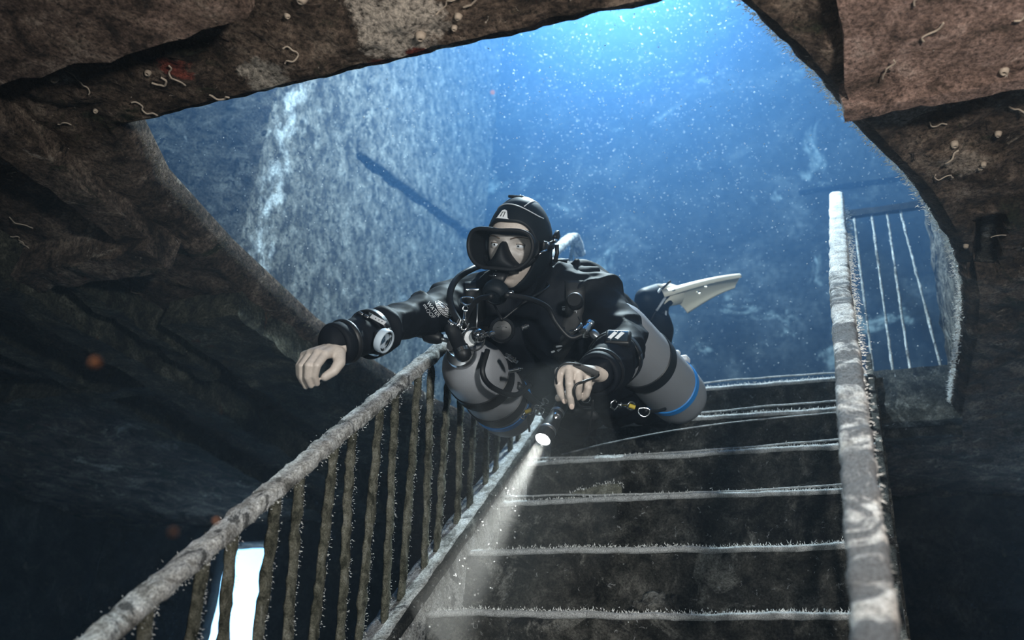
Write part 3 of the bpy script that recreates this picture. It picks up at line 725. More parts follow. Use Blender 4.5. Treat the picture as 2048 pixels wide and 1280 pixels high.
hB = hand((0.5253, -0.3171, 0.4556), [(0.4625, -0.4068, 0.4260), (0.4852, -0.4116, 0.4298), (0.5019, -0.3972, 0.4277), (0.5138, -0.3742, 0.4287)],
    [[(0.4640, -0.4132, 0.3950), (0.4651, -0.3973, 0.3787), (0.4672, -0.3823, 0.3710)], [(0.4895, -0.4162, 0.3914), (0.4869, -0.4017, 0.3704), (0.4848, -0.3827, 0.3568)],
     [(0.5033, -0.3976, 0.3971), (0.4976, -0.3815, 0.3861), (0.4936, -0.3679, 0.3806)], [(0.5172, -0.3749, 0.4000), (0.5093, -0.3621, 0.3887), (0.5005, -0.3548, 0.3844)]],
    [(0.5008, -0.3286, 0.4358), (0.4731, -0.3294, 0.4164), (0.4548, -0.3349, 0.4013), (0.4432, -0.3470, 0.3924)], .0088)
def join_into(o, me, m):
    o.data.materials.append(m); idx = len(o.data.materials)-1
    bm = bmesh.new(); bm.from_mesh(o.data); n0 = len(bm.faces); bm.from_mesh(me); bm.faces.ensure_lookup_table()
    for f in bm.faces[n0:]: f.material_index = idx; f.smooth = True
    bm.to_mesh(o.data); bm.free()
diver.data.materials.append(M['suit']); 
for p in diver.data.polygons: p.use_smooth = True
join_into(diver, hA, M['skin']); join_into(diver, hB, M['skin'])
Vf, Ff_ = face(); mf = bpy.data.meshes.new('f'); mf.from_pydata([tuple(v) for v in Vf], [], Ff_); join_into(diver, mf, M['skin'])
tag(diver, 'scuba diver in a black drysuit gliding over the stairs with one arm outstretched', 'person')
def dpart(name, bm, m, parent=None, sharp=None): return fin(name, bm, m, parent or diver, sharp=sharp)
# fingernails
for tip, prev, side in (((0.4672, -0.3823, 0.3710), (0.4651, -0.3973, 0.3787), 0), ((0.4848, -0.3827, 0.3568), (0.4869, -0.4017, 0.3704), 0)):
    t, p = V3(tip), V3(prev); d = (t-p).normalized(); n = (CAM-t); n = (n-d*n.dot(d)).normalized(); x = d.cross(n)
    bm = bmesh.new(); ball(bm, (0, 0, 0), 1, (.0054, .0075, .0014)); bmesh.ops.transform(bm, matrix=mat4(x, d, n, t+n*.0066-d*.001), verts=bm.verts)
    dpart('fingernail', bm, M['nail'])
# --- eyes
for s in (-1, 1):
    c = V3((s*EX, -.0648, .0)); look = V3((-.06, -1, .03)).normalized(); r = .0122
    bm = bmesh.new(); ball(bm, (0, 0, 0), r, u=24, v=16); bmesh.ops.transform(bm, matrix=HM @ Matrix.Translation(c), verts=bm.verts)
    eye = dpart('eye', bm, M['eyewhite'])
    x, y, z = frame(look)
    for nm, ra, off, mm in (('iris', .0073, .9, 'iris'), ('pupil', .0026, .985, 'pupil')):
        bm = bmesh.new(); lathe(bm, [(ra, 0), (ra*.6, .0012), (.0001, .0016)], (0, 0, 0), (0, 0, 1), 20)
        h = math.sqrt(r*r-ra*ra)-.0001
        bmesh.ops.transform(bm, matrix=HM @ mat4(x, y, z, c+look*(h if nm == 'iris' else h-.0001+.0002)), verts=bm.verts); dpart(nm, bm, M[mm], eye)
    # lids: shells hugging the eyeball above and below the slit
    for up, a0, a1 in ((1, 23, 82), (-1, 17, 82)):
        bm = bmesh.new(); rows = []
        for j in range(10):
            e = math.radians(a0+(a1-a0)*j/9); row = []
            for i in range(21):
                az = math.radians(-78+156*i/20); k = math.cos(az)**.6 if math.cos(az) > 0 else 0
                el = e*k if j == 0 else e*(k*(1-j/9)+j/9)
                rr_l = r*(1.10+.05*j/9)
                row.append(bm.verts.new(HM @ (c+V3((math.sin(az)*math.cos(el), -math.cos(az)*math.cos(el), up*math.sin(el)))*rr_l)))
            rows.append(row)
        for a, b in zip(rows, rows[1:]):
            for i in range(20): bm.faces.new((a[i], a[i+1], b[i+1], b[i]) if up > 0 else (a[i], b[i], b[i+1], a[i+1]))
        dpart('eyelid', bm, M['skin'])
    bm = bmesh.new(); L = []
    for i in range(13):
        az = math.radians(-70+140*i/12); el = math.radians(23)*math.cos(az)**.6
        L.append(HM @ (c+V3((math.sin(az)*math.cos(el), -math.cos(az)*math.cos(el), math.sin(el)))*(r*1.12)))
    tube(bm, L, .0009, 6); dpart('eyelashes', bm, M['brow'])
    bm = bmesh.new(); L = []
    for i in range(9):
        u = i/8; x_ = s*(.014+.040*u); z_ = .0165+.0075*math.sin(u*2.4)-.003*u
        px_, py_, pz_ = face_pt(x_, -.088*math.sqrt(max(.02, 1-(x_/.071)**2-(z_/.114)**2)), z_); L.append(hd((px_, py_-.0008, pz_)))
    tube(bm, L, [.0020, .0026, .0028, .0028, .0026, .0023, .0020, .0016, .0009], 8, flat=.6, up=tuple(fz)); dpart('eyebrow', bm, M['brow'])
# --- hood: polar shell round the face opening
def hood_r(x, y, z):
    return 1.0
def hood():
    na, nr = 72, 40; V = []; F = []
    for k in range(nr+1):
        for i in range(na):
            a = 2*math.pi*i/na; ca, sa = math.cos(a), math.sin(a)     # ca -> x, sa -> z
            t0 = math.radians(49 if sa > 0 else 63)*(1 if sa > 0 else 1); t0 = math.radians(47+(-19*sa**1.5 if sa > 0 else 16*(-sa))+9*abs(ca)**3)
            t = t0+(math.pi-t0)*(k/nr)
            d = V3((math.sin(t)*ca, -math.cos(t), math.sin(t)*sa))
            sx, sy, sz = .0815, .108, (.124 if d.z > 0 else .118)
            jaw = 1-.20*max(0, -d.z)**1.5*(1 if d.y < .3 else .4)
            th = 1+.010*math.exp(-((k)/1.5)**2)
            V.append(hd((d.x*sx*jaw*th, d.y*sy*th+.010, d.z*sz*th+.001)))
    for k in range(nr):
        for i in range(na): j = (i+1) % na; F.append((k*na+i, k*na+j, (k+1)*na+j, (k+1)*na+i))
    F.append(tuple(range(nr*na, nr*na+na)))
    o = pyd('hood', V, F, M['neoprene'], diver)
    bm = bmesh.new(); bm.from_mesh(o.data); bmesh.ops.recalc_face_normals(bm, faces=bm.faces); bm.to_mesh(o.data); bm.free()
    md = o.modifiers.new('t', 'SOLIDIFY'); md.thickness = .006; md.offset = -1
    return o
hoodo = hood()
def on_hood(x, z, lift=.001):
    """point on the front of the hood at head-frame x, z"""
    sz = .124 if z > 0 else .118; q = 1-(x/.0815)**2-(z/sz)**2
    return V3((x, -.108*math.sqrt(max(0, q))+.010-lift, z+.001))
# seams and top tab of the hood
bm = bmesh.new(); L = [hd(on_hood(x, .101-5.0*(x+.012)**2*(1 if x > -.012 else 1.5), .0015)) for x in [-.066+.132*i/24 for i in range(25)]]
tube(bm, L, .0014, 6); fin('seam', bm, M['grey_print'], hoodo)
bm = bmesh.new(); L = [hd(V3((d.x*.0815, d.y*.108+.010, d.z*.124+.001))*1.0) for d in [V3(q).normalized() for q in ((.34, -.52, .78), (.40, -.25, .88), (.42, .05, .90), (.40, .4, .82), (.36, .75, .55))]]; tube(bm, catmull(L, 4), .0016, 6); fin('seam', bm, M['grey_print'], hoodo)
bm = bmesh.new(); box(bm, HM @ Matrix.Translation((-.012, .000, .1225)), .040, .02, .007, .002); fin('vent_tab', bm, M['rubber'], hoodo)
# white crest printed on the forehead: flared trapezoid with an arch
def crest():
    def p(u, v, l): return hd(on_hood(-.014+u*1.5, .076+v*1.4, l))
    out = [(-.0135, -.0085), (-.0105, -.0072), (-.0075, -.001), (-.0045, .0055), (0, .0075), (.0045, .0055), (.0075, -.001), (.0098, -.0072), (.0128, -.0092), (.009, -.0088), (-.0095, -.0082)]
    bm = bmesh.new(); top = [bm.verts.new(p(u, v, .0042)) for u, v in out]; bot = [bm.verts.new(p(u, v, -.001)) for u, v in out]
    bm.faces.new(top)
    for i in range(len(out)): j = (i+1) % len(out); bm.faces.new((top[j], top[i], bot[i], bot[j]))
    bmesh.ops.triangulate(bm, faces=[f for f in bm.faces if len(f.verts) > 4])
    e = fin('crest_print', bm, M['white'], hoodo, smooth=False)
    bm = bmesh.new(); tube(bm, [p(-.0036, -.0050, .0046), p(-.0018, .0030, .0046), p(.0034, .0030, .0046), p(.0022, -.0050, .0046)], .0009, 5); fin('crest_arch', bm, M['rubber'], hoodo)
crest()
# --- mask
FL = [(0, .036), (.030, .038), (.055, .037), (.074, .029), (.083, .010), (.083, -.010), (.076, -.030), (.060, -.047), (.040, -.055), (.022, -.056)]
FL = FL+[(0, -.0555)]+[(-x, z) for x, z in FL[:0:-1]]
def closed_cat(P2, n=5):
    P = [V3((a, b, 0)) for a, b in P2]; N = len(P); out = []
    for i in range(N):
        p0, p1, p2, p3 = P[i-1], P[i], P[(i+1) % N], P[(i+2) % N]
        for k in range(n):
            t = k/n; out.append(.5*((2*p1)+(p2-p0)*t+(2*p0-5*p1+4*p2-p3)*t*t+(3*p1-p0-3*p2+p3)*t**3))
    return [(v.x, v.y) for v in out]
fl = closed_cat(FL, 5)
def yfront(x): return -.128+1.6*x*x
def yback(x, z):
    q = 1-(x/.074)**2-(z/.118)**2; return -.092*math.sqrt(max(.12, q))-.004
bm = bmesh.new(); rings = []
for k in range(6):
    u = k/5
    rings.append([bm.verts.new(hd((x*(1-.20*u), yfront(x)*(1-u)+yback(x*.80, z*.98)*u, z*(1-.05*u)+.001))) for x, z in fl])
for a, b in zip(rings, rings[1:]):
    for i in range(len(fl)): j = (i+1) % len(fl); bm.faces.new((a[i], a[j], b[j], b[i]))
# sealing flange folded outward on the face
rings2 = [rings[-1]]
for k, (o_, dy) in enumerate(((1.05, .000), (1.10, .002))):
    rings2.append([bm.verts.new(hd((x*.80*o_, yback(x*.80, z*.98)+dy+(.02 if abs(x) > .06 else 0)*k*.4, z*.95*o_+.001))) for x, z in fl])
for a, b in zip(rings2, rings2[1:]):
    for i in range(len(fl)): j = (i+1) % len(fl); bm.faces.new((a[i], a[j], b[j], b[i]))
mask = dpart('diving_mask', bm, M['silicone']); md = mask.modifiers.new('t', 'SOLIDIFY'); md.thickness = .0022; md.offset = 0
bm = bmesh.new(); tube(bm, [hd((x, yfront(x), z)) for x, z in fl], .0047, 10, closed=True); fin('mask_frame', bm, M['silicone'], mask)
bm = bmesh.new(); n = len(fl)
r0 = [bm.verts.new(hd((x*.97, yfront(x)-.001, z*.97))) for x, z in fl]; r1 = [bm.verts.new(hd((x*.5, yfront(x*.5)-.001, z*.5))) for x, z in fl]; c0 = bm.verts.new(hd((0, -.129, -.005)))
for i in range(n): j = (i+1) % n; bm.faces.new((r0[i], r0[j], r1[j], r1[i])); bm.faces.new((r1[i], r1[j], c0))
fin('mask_lens', bm, M['glass'], mask)
# nose pocket
bm = bmesh.new(); rows = []
for z, hw, yf in ((.010, .005, -.100), (.004, .0085, -.112), (-.008, .0125, -.120), (-.022, .0195, -.1235), (-.034, .028, -.1245), (-.044, .040, -.124), (-.054, .046, -.118), (-.060, .044, -.106)):
    row = []
    for i in range(13):
        a = math.pi*i/12; row.append(bm.verts.new(hd((hw*math.cos(a)*(1+.0*i), -.078+(yf+.078)*math.sin(a)**.7, z))))
    rows.append(row)
for a, b in zip(rows, rows[1:]):
    for i in range(12): bm.faces.new((a[i], b[i], b[i+1], a[i+1]))
bm.faces.new(rows[0]); bm.faces.new(rows[-1][::-1])
fin('nose_pocket', bm, M['silicone'], mask)
# lower inner skirt from the nose pocket to the cheeks
for s in (-1, 1):
    bm = bmesh.new(); L = [hd((s*x, y, z)) for x, y, z in ((.020, -.106, -.050), (.036, -.094, -.050), (.052, -.078, -.044), (.064, -.060, -.030))]
    tube(bm, catmull(L, 5), [.010]*6+[.0085]*10, 10, flat=.8); fin('skirt_pad', bm, M['silicone'], mask)
# strap and buckles
bm = bmesh.new(); L = []
for i in range(25):
    a = math.radians(-24+228*i/24)        # from the right side round the back to the left
    L.append((.0865*math.cos(a), .006+.114*math.sin(a), .006+.012*math.sin(a)))
rows = [[bm.verts.new(hd((x, y, z+dz))) for dz in (-.011, .011)] for x, y, z in L]
for a, b in zip(rows, rows[1:]): bm.faces.new((a[0], b[0], b[1], a[1]))
st_ = fin('mask_strap', bm, M['rubber'], mask); md = st_.modifiers.new('t', 'SOLIDIFY'); md.thickness = .004
for s in (-1, 1):
    bm = bmesh.new(); box(bm, HM @ Matrix.Translation((s*.086, -.040, .006)) @ Matrix.Rotation(s*.10, 4, 'Z'), .010, .034, .022, .004)
    bk = fin('strap_buckle', bm, M['rubber'], mask)
    bm = bmesh.new(); box(bm, HM @ Matrix.Translation((s*.0925, -.034, .011)), .003, .012, .007, .001); fin('buckle_pin', bm, M['chrome'], mask)
    bm = bmesh.new(); tube(bm, [hd((s*.087, -.078, -.016)), hd((s*.091, -.064, -.008)), hd((s*.093, -.046, -.004))], .003, 6); fin('buckle_loop', bm, M['chrome'], mask)
bm = bmesh.new(); box(bm, HM @ Matrix.Translation((.088, .035, .030)) @ Matrix.Rotation(.6, 4, 'X'), .012, .03, .022, .004); fin('strap_tail', bm, M['rubber'], mask)
bm = bmesh.new(); tube(bm, [hd((.092, .030, .010)), hd((.094, .032, -.012)), hd((.091, .028, -.034))], [.006, .005, .006], 8); fin('strap_tail', bm, M['rubber'], mask)
bm = bmesh.new(); box(bm, HM @ Matrix.Translation((.092, .018, .020)), .006, .020, .008, .002); fin('buckle_pin', bm, M['chrome'], mask)

# ------------------------------------------------------------------ scuba cylinders slung along the flanks
from mathutils.bvhtree import BVHTree
def skin_tree():
    bm = bmesh.new(); bm.from_mesh(diver.data); t = BVHTree.FromBMesh(bm); bm.free(); return t
TREE = skin_tree()
def ring(bm, a, d, r, w, th=.003, seg=48):
    lathe(bm, [(r, -w/2), (r+th, -w/2+.002), (r+th, w/2-.002), (r, w/2)], a, d, seg, cap=False)
def tank(neck, d, label, bands, R, L):
    d = V3(d).normalized(); neck = V3(neck)
    t = empty('scuba_tank', neck, label, 'scuba tank', 'aluminium tanks slung on the diver')
    bm = bmesh.new()
    lathe(bm, [(.012, .012), (.020, .010), (R*.455, .027), (R*.66, .040), (R*.82, .056), (R*.92, .076), (R*.983, .100), (R, .125), (R, L-.08), (R*.983, L-.054), (R*.91, L-.030), (R*.75, L-.012), (R*.45, L-.002), (.001, L)], neck, d, 64)
    fin('cylinder', bm, M['alu'], t)
    bm = bmesh.new(); lathe(bm, [(.021, .0), (.036, .004), (.038, .012), (.037, .026), (.030, .028)], neck, d, 40); fin('neck_collar', bm, M['steel'], t, sharp=40)
    bm = bmesh.new(); lathe(bm, [(.017, -.045), (.020, -.040), (.020, .004), (.024, .008)], neck, d, 24); fin('valve_body', bm, M['chrome'], t, sharp=40)
    for k, w, m_ in bands:
        bm = bmesh.new(); ring(bm, neck+d*k, d, R*1.003, w); fin('tank_band', bm, M[m_], t, sharp=40)['label'] = {'rubber': 'black rubber band', 'blue': 'bright blue band'}[m_]
    return t
NA = V3((0.1326, -0.2307, 0.5915)); DA = V3((-.06, .985, .02)).normalized()
NB = V3((0.4374, -0.0449, 0.7529)); DB = V3((.165, .985, -.01)).normalized()
tA = tank(NA, DA, 'grey aluminium tank with two black bands above the left handrail, its valve towards us', [(.165, .050, 'rubber'), (.288, .044, 'rubber'), (.337, .024, 'blue')], .083, .45)
tB = tank(NB, DB, 'grey aluminium tank behind the bent arm, its rounded base above the top steps', [(.290, .046, 'rubber'), (.475, .026, 'blue')], .088, .61)
# valve knob, first stage and fittings on the near tank
P_ = lambda *a: V3(a)
bm = bmesh.new(); lathe(bm, [(.011, 0), (.013, .004), (.0165, .010), (.0185, .030), (.017, .044), (.011, .050)], (0.0995, -0.2690, 0.6127), V3((0.0637, -0.2775, 0.6223))-V3((0.0995, -0.2690, 0.6127)), 20); fin('valve_knob', bm, M['rubber'], tA)
bm = bmesh.new(); lathe(bm, [(.006, 0), (.006, .03)], (0.1173, -0.2646, 0.6074), V3((0.0817, -0.2735, 0.6180))-V3((0.1173, -0.2646, 0.6074)), 12); fin('valve_stem', bm, M['steel'], tA)
a, b = V3((0.1682, -0.2823, 0.5580)), V3((0.1349, -0.3001, 0.6292)); fs = b-a
bm = bmesh.new(); lathe(bm, [(.012, -.016), (.0185, -.010), (.0205, 0), (.0205, .018), (.0175, .022), (.0175, .062), (.0185, .066), (.016, .082)], a, fs, 28); stg = fin('first_stage', bm, M['rubber'], tA, sharp=40)
bm = bmesh.new(); lathe(bm, [(.0213, .002), (.0213, .012)], a, fs, 28, cap=False); fin('first_stage_ring', bm, M['chrome'], stg)
bm = bmesh.new(); lathe(bm, [(.015, 0), (.017, .004), (.017, .018), (.013, .024)], (0.1883, -0.2675, 0.6119), V3((0.2399, -0.2789, 0.6059))-V3((0.1883, -0.2675, 0.6119)), 22); fin('port_fitting', bm, M['chrome'], stg, sharp=40)
bm = bmesh.new(); lathe(bm, [(.020, 0), (.022, .004), (.022, .014), (.018, .020)], (0.1623, -0.2462, 0.6197), V3((0.1714, -0.2697, 0.6031))-V3((0.1623, -0.2462, 0.6197)), 24); fin('bright_spot_disc', bm, M['white'], tA, sharp=40)['label'] = 'small white disc set in for a bright spot'  # plain white disc added where a bright spot sits
bm = bmesh.new(); tube(bm, [V3((0.1910, -0.2771, 0.5986))+(cr*math.cos(t)*.026+cu*math.sin(t)*.028+cf*.006*math.sin(t)) for t in [i*2*math.pi/28 for i in range(28)]], .0022, 8, closed=True); fin('bungee_loop', bm, M['rubber'], tA)
for i, (x, y, d_) in enumerate(((905,648,2.29), (917,652,2.30), (932,655,2.31), (912,663,2.28), (941,660,2.30))):
    p = V3((0, 0, 0))
for p, q, r in (((0.1479, -0.3094, 0.6230), (0.1358, -0.3153, 0.6351), .007), ((0.1566, -0.3042, 0.6204), (0.1633, -0.3060, 0.6394), .0075), ((0.1693, -0.2820, 0.6233), (0.1768, -0.2877, 0.6389), .006), ((0.2112, -0.2874, 0.5994), (0.2377, -0.2946, 0.5996), .0065)):
    bm = bmesh.new(); d = V3(q)-V3(p); L = d.length; lathe(bm, [(r*.8, 0), (r, .002), (r, L*.45), (r*.7, L*.5), (r*.85, L*.55), (r*.85, L)], p, d, 12); fin('hose_fitting', bm, M['chrome'], stg, sharp=40)
# the far tank's valve beside the bent elbow
a, b = V3((0.4378, -0.1744, 0.6355)), V3((0.4484, -0.1469, 0.6816))
bm = bmesh.new(); lathe(bm, [(.010, 0), (.0145, .003), (.0145, .016), (.011, .018), (.011, .034), (.013, .036), (.013, .046)], a, b-a, 22); sB = fin('first_stage', bm, M['chrome'], tB, sharp=40)
bm = bmesh.new(); lathe(bm, [(.008, 0), (.0105, .004), (.0105, .014), (.0085, .022), (.0065, .030)], (0.4593, -0.1781, 0.6367), V3((0.4848, -0.1761, 0.6090))-V3((0.4593, -0.1781, 0.6367)), 18); fin('port_fitting', bm, M['steel'], sB, sharp=40)
bm = bmesh.new(); tube(bm, catmull([(0.4063, -0.1889, 0.6374), (0.4234, -0.1943, 0.6382), (0.4347, -0.1877, 0.6568)], 6), .0045, 8); fin('hose_fitting', bm, M['chrome'], sB)
bm = bmesh.new(); box(bm, mat4(*frame(DB), NB+DB*.47+V3((.052, 0, .076))) @ Matrix.Translation((0, 0, -.01)), .030, .018, .034, .005); fin('band_buckle', bm, M['white'], tB)['label'] = 'white plastic band buckle'
bm = bmesh.new(); box(bm, mat4(*frame(DB), NB+DB*.42+V3((.046, 0, .082))), .018, .010, .020, .004); fin('band_buckle', bm, M['white'], tB)
# faint stamps round the shoulder of the near tank
def stamps():
    x, y, z = frame(DA); V = []; F = []
    for a0, a1, t, n in ((195, 232, .112, 9), (290, 338, .085, 11), (292, 330, .098, 8)):
        for i in range(n):
            if random.random() < .12: continue
            a = math.radians(a0+(a1-a0)*i/n); r = .083*(.997 if t > .10 else (.955 if t < .09 else .985))
            c = NA+DA*t+(x*math.cos(a)+y*math.sin(a))*r; tx = (-x*math.sin(a)+y*math.cos(a)); nn = (x*math.cos(a)+y*math.sin(a)-DA*.25).normalized()
            for (u, v, w_, h_) in random.choice((((0, 0, .0005, .0025), (.001, .002, .0012, .0005)), ((0, 0, .0005, .0025), (.0012, 0, .0005, .0025)), ((0, .002, .0013, .0005), (0, -.002, .0013, .0005), (-.001, 0, .0005, .002)))):
                k = len(V)
                for su, sv in ((-1, -1), (1, -1), (1, 1), (-1, 1)): V.append(c+tx*(u+su*w_)+DA*(v+sv*h_)+nn*.0006)
                F.append((k, k+1, k+2, k+3))
    o = pyd('stamped_marks', V, F, M['grey_print'], tA, smooth=False); o['kind'] = 'stuff'
stamps()
# ------------------------------------------------------------------ hoses, regulators, harness (worn)
def hose(name, pts, r, m_='rubber', parent=None, n=8, seg=12):
    bm = bmesh.new(); tube(bm, catmull(pts, n), r, seg); return fin(name, bm, M[m_], parent or diver)
hose('hose', [(0.1619, -0.2879, 0.6281), (0.1315, -0.2925, 0.6783), (0.1177, -0.2894, 0.7274), (0.1195, -0.2691, 0.7794), (0.1376, -0.2373, 0.8235), (0.1533, -0.1832, 0.8697), (0.1848, -0.1173, 0.9069)], .0085)
hose('hose', [(0.3088, -0.1153, 0.8021), (0.3398, -0.1290, 0.8281), (0.3413, -0.1467, 0.8604), (0.3168, -0.1305, 0.8999), (0.2802, -0.1054, 0.9363)], .0085)
hose('hose', [(0.3082, -0.1528, 0.8678), (0.3336, -0.1470, 0.8767), (0.3516, -0.1315, 0.8847), (0.3490, -0.0690, 0.9238)], .0038)
hose('hose', [(0.3027, -0.3671, 0.6576), (0.3432, -0.3094, 0.6729), (0.3613, -0.2359, 0.6865), (0.3738, -0.2034, 0.6601), (0.4020, -0.1743, 0.6299), (0.4350, -0.1659, 0.6401)], .0065)
hose('hose', [(0.2751, -0.3765, 0.6534), (0.2261, -0.3530, 0.6617), (0.1846, -0.3069, 0.6571), (0.1677, -0.2857, 0.6285)], .0065)
hose('hose', [(0.2019, -0.2163, 0.5967), (0.1960, -0.2202, 0.5341), (0.2074, -0.1778, 0.5113), (0.2290, -0.0813, 0.5302), (0.2506, -0.0365, 0.5757)], .007)
# second stage in the mouth
mo = hd((0, -.100, -.066)); ax = (-fy*.80-fz*.62).normalized()
bm = bmesh.new(); tube(bm, [mo+fy*.012, mo+ax*.006-fz*.002, mo+ax*.026-fz*.004], [.016, .0185, .017], 14, flat=.55, up=tuple(fz)); reg = dpart('regulator', bm, M['rubber'])
bm = bmesh.new(); lathe(bm, [(.017, .012), (.028, .018), (.0315, .028), (.0315, .042), (.027, .050), (.021, .053), (.020, .050), (.008, .052)], mo-fz*.026, ax, 32); fin('second_stage', bm, M['neoprene'], reg, sharp=40)
bm = bmesh.new(); lathe(bm, [(.005, 0), (.007, .002), (.007, .010), (.005, .014)], mo-fz*.02+ax*.04+fx*.034, fx, 14); fin('adjust_knob', bm, M['chrome'], reg)
bm = bmesh.new(); box(bm, mat4(fx, fy, fz, mo+ax*.022+fz*.006-fx*.012), .022, .004, .004, .001); fin('chrome_bridge', bm, M['chrome'], reg)
for s in (-1, 1): hose('necklace', [(0.2541, -0.2617, 0.6513), hd((s*.045, -.04, -.135)), hd((s*.075, .03, -.10)), hd((s*.05, .09, -.09))], .003, parent=reg)
c0 = V3((0.2443, -0.2342, 0.6387)); d0 = (CAM-c0).normalized()
bm = bmesh.new(); lathe(bm, [(.020, -.03), (.030, -.012), (.0325, 0), (.031, .010), (.025, .015), (.0235, .012), (.009, .015), (.001, .016)], c0, d0, 32); r2_ = dpart('backup_regulator', bm, M['rubber'], sharp=40)
bm = bmesh.new(); tube(bm, [c0+d0*.0155-cr*.012+cu*.006, c0+d0*.0165+cu*.010, c0+d0*.0155+cr*.012+cu*.006], .0009, 6); fin('modelled_cover_highlight', bm, M['steel'], r2_)  # thin steel arc modelled in place of a highlight on the cover
for p, q, r in (((0.3032, -0.2516, 0.6273), (0.3210, -0.2485, 0.6350), .0062), ((0.2471, -0.2031, 0.5858), (0.2775, -0.2017, 0.5629), .0075), ((0.2532, -0.1897, 0.5451), (0.2895, -0.1892, 0.5499), .0055), ((0.2295, -0.2816, 0.6030), (0.2459, -0.2783, 0.6095), .007)):
    bm = bmesh.new(); d = V3(q)-V3(p); L = d.length
    lathe(bm, [(r*.7, 0), (r, .0015), (r, L*.3), (r*.75, L*.32), (r*.75, L*.4), (r, L*.42), (r, L*.75), (r*.6, L*.8), (r*.6, L)], p, d, 14); dpart('inflator_fitting', bm, M['chrome'], sharp=40)
def drop(p, toward, lift=.0015):
    """nearest point of the suit met going from p along toward"""
    hit = TREE.ray_cast(V3(p), V3(toward).normalized(), 1.0)
    return (hit[0]-V3(toward).normalized()*lift) if hit[0] else V3(p)
def band_on_suit(name, pts, w, m_, parent=None, th=.003):
    P = [drop(V3(p)-cf*.35, cf, .004) for p in catmull(pts, 8)]; rows = []; bm = bmesh.new()
    for i in range(len(P)):
        d = (P[min(i+1, len(P)-1)]-P[max(i-1, 0)]).normalized(); n = -cf; x = d.cross(n).normalized()
        rows.append([bm.verts.new(P[i]+x*w*u) for u in (-.5, -.2, .2, .5)])
    for a, b in zip(rows, rows[1:]):
        for k in range(3): bm.faces.new((a[k], a[k+1], b[k+1], b[k]))
    o = fin(name, bm, M[m_], parent or diver); md = o.modifiers.new('t', 'SOLIDIFY'); md.thickness = th; return o
hs = band_on_suit('harness_strap', [(0.1588, -0.2540, 0.7825), (0.1594, -0.2284, 0.7377), (0.1608, -0.1899, 0.6706), (0.1848, -0.1426, 0.6052)], .045, 'webbing')
band_on_suit('harness_strap', [(0.4031, -0.1605, 0.8014), (0.3964, -0.1314, 0.7449), (0.3777, -0.1068, 0.6874), (0.3338, -0.0856, 0.6168)], .048, 'webbing')
def dring(c, r, nrm, name='d_ring'):
    x, y, z = frame(nrm); c = V3(c); bm = bmesh.new()
    tube(bm, [c+x*r*math.cos(t)+y*r*(math.sin(t) if math.sin(t) < .3 else .3+.35*(math.sin(t)-.3)) for t in [i*2*math.pi/24 for i in range(24)]], r*.13, 8, closed=True); return dpart(name, bm, M['chrome'])
def snap(p, q, parent=None, s=1.0):
    """bolt snap: swivel eye, barrel and hook"""
    p, q = V3(p), V3(q); d = (q-p); L = d.length; d.normalize(); x = d.cross(cf).normalized(); bm = bmesh.new()
    tube(bm, [p+x*.0065*s*math.cos(t)+d*.0065*s*math.sin(t) for t in [i*2*math.pi/16 for i in range(16)]], .0018*s, 6, closed=True)
    lathe(bm, [(.003*s, .007*s), (.0042*s, .010*s), (.0042*s, L*.5), (.0055*s, L*.52), (.0055*s, L*.58), (.0035*s, L*.6), (.0035*s, L*.68)], p, d, 12)
    tube(bm, [p+d*L*.66+x*.003*s, p+d*L*.8+x*.009*s, p+d*L*.98+x*.005*s, p+d*L+x*-.003*s, p+d*L*.85-x*.007*s, p+d*L*.74-x*.004*s], .0018*s, 6)
    return fin('bolt_snap', bm, M['chrome'], parent or diver)
dring((0.1805, -0.3142, 0.6886), .016, -cf+cu*.8)
snap((0.1796, -0.3184, 0.6628), (0.1735, -0.3043, 0.6116))
bm = bmesh.new(); box(bm, mat4(cr, cf, cu, V3((0.1830, -0.2974, 0.7258))), .034, .006, .006, .0015); dpart('strap_slide', bm, M['chrome'])
bm = bmesh.new(); tube(bm, [(0.2064, -0.3101, 0.6791), (0.2028, -0.2956, 0.6400), (0.2016, -0.2918, 0.6215)], .0018, 6); dpart('strap_edge_chain', bm, M['steel'])
# inflator valve on the right chest, its two pale cap bands
bm = bmesh.new(); lathe(bm, [(.018, 0), (.021, .004), (.021, .020), (.017, .026)], (0.4191, -0.1910, 0.7158), V3((0.4251, -0.2336, 0.7089))-V3((0.4191, -0.1910, 0.7158)), 24); iv = dpart('inflation_valve', bm, M['rubber'], sharp=40)
# light webbing ends and prints low on the chest
for p, q, w in (((0.3758, -0.1805, 0.5996), (0.3910, -0.1765, 0.6040), .005), ((0.3639, -0.1777, 0.5858), (0.3723, -0.1763, 0.5896), .005), ((0.3792, -0.1737, 0.5902), (0.3881, -0.1746, 0.5984), .006), ((0.4052, -0.1735, 0.6094), (0.4150, -0.1728, 0.6155), .009)):
    p, q = drop(V3(p)-cf*.3, cf, .003), drop(V3(q)-cf*.3, cf, .003); d = (q-p).normalized(); x = d.cross(cf).normalized(); bm = bmesh.new()
    box(bm, mat4(d, x, d.cross(x), (p+q)/2), (q-p).length, w, .002, .0006); dpart('reflective_tab', bm, M['grey_print'])
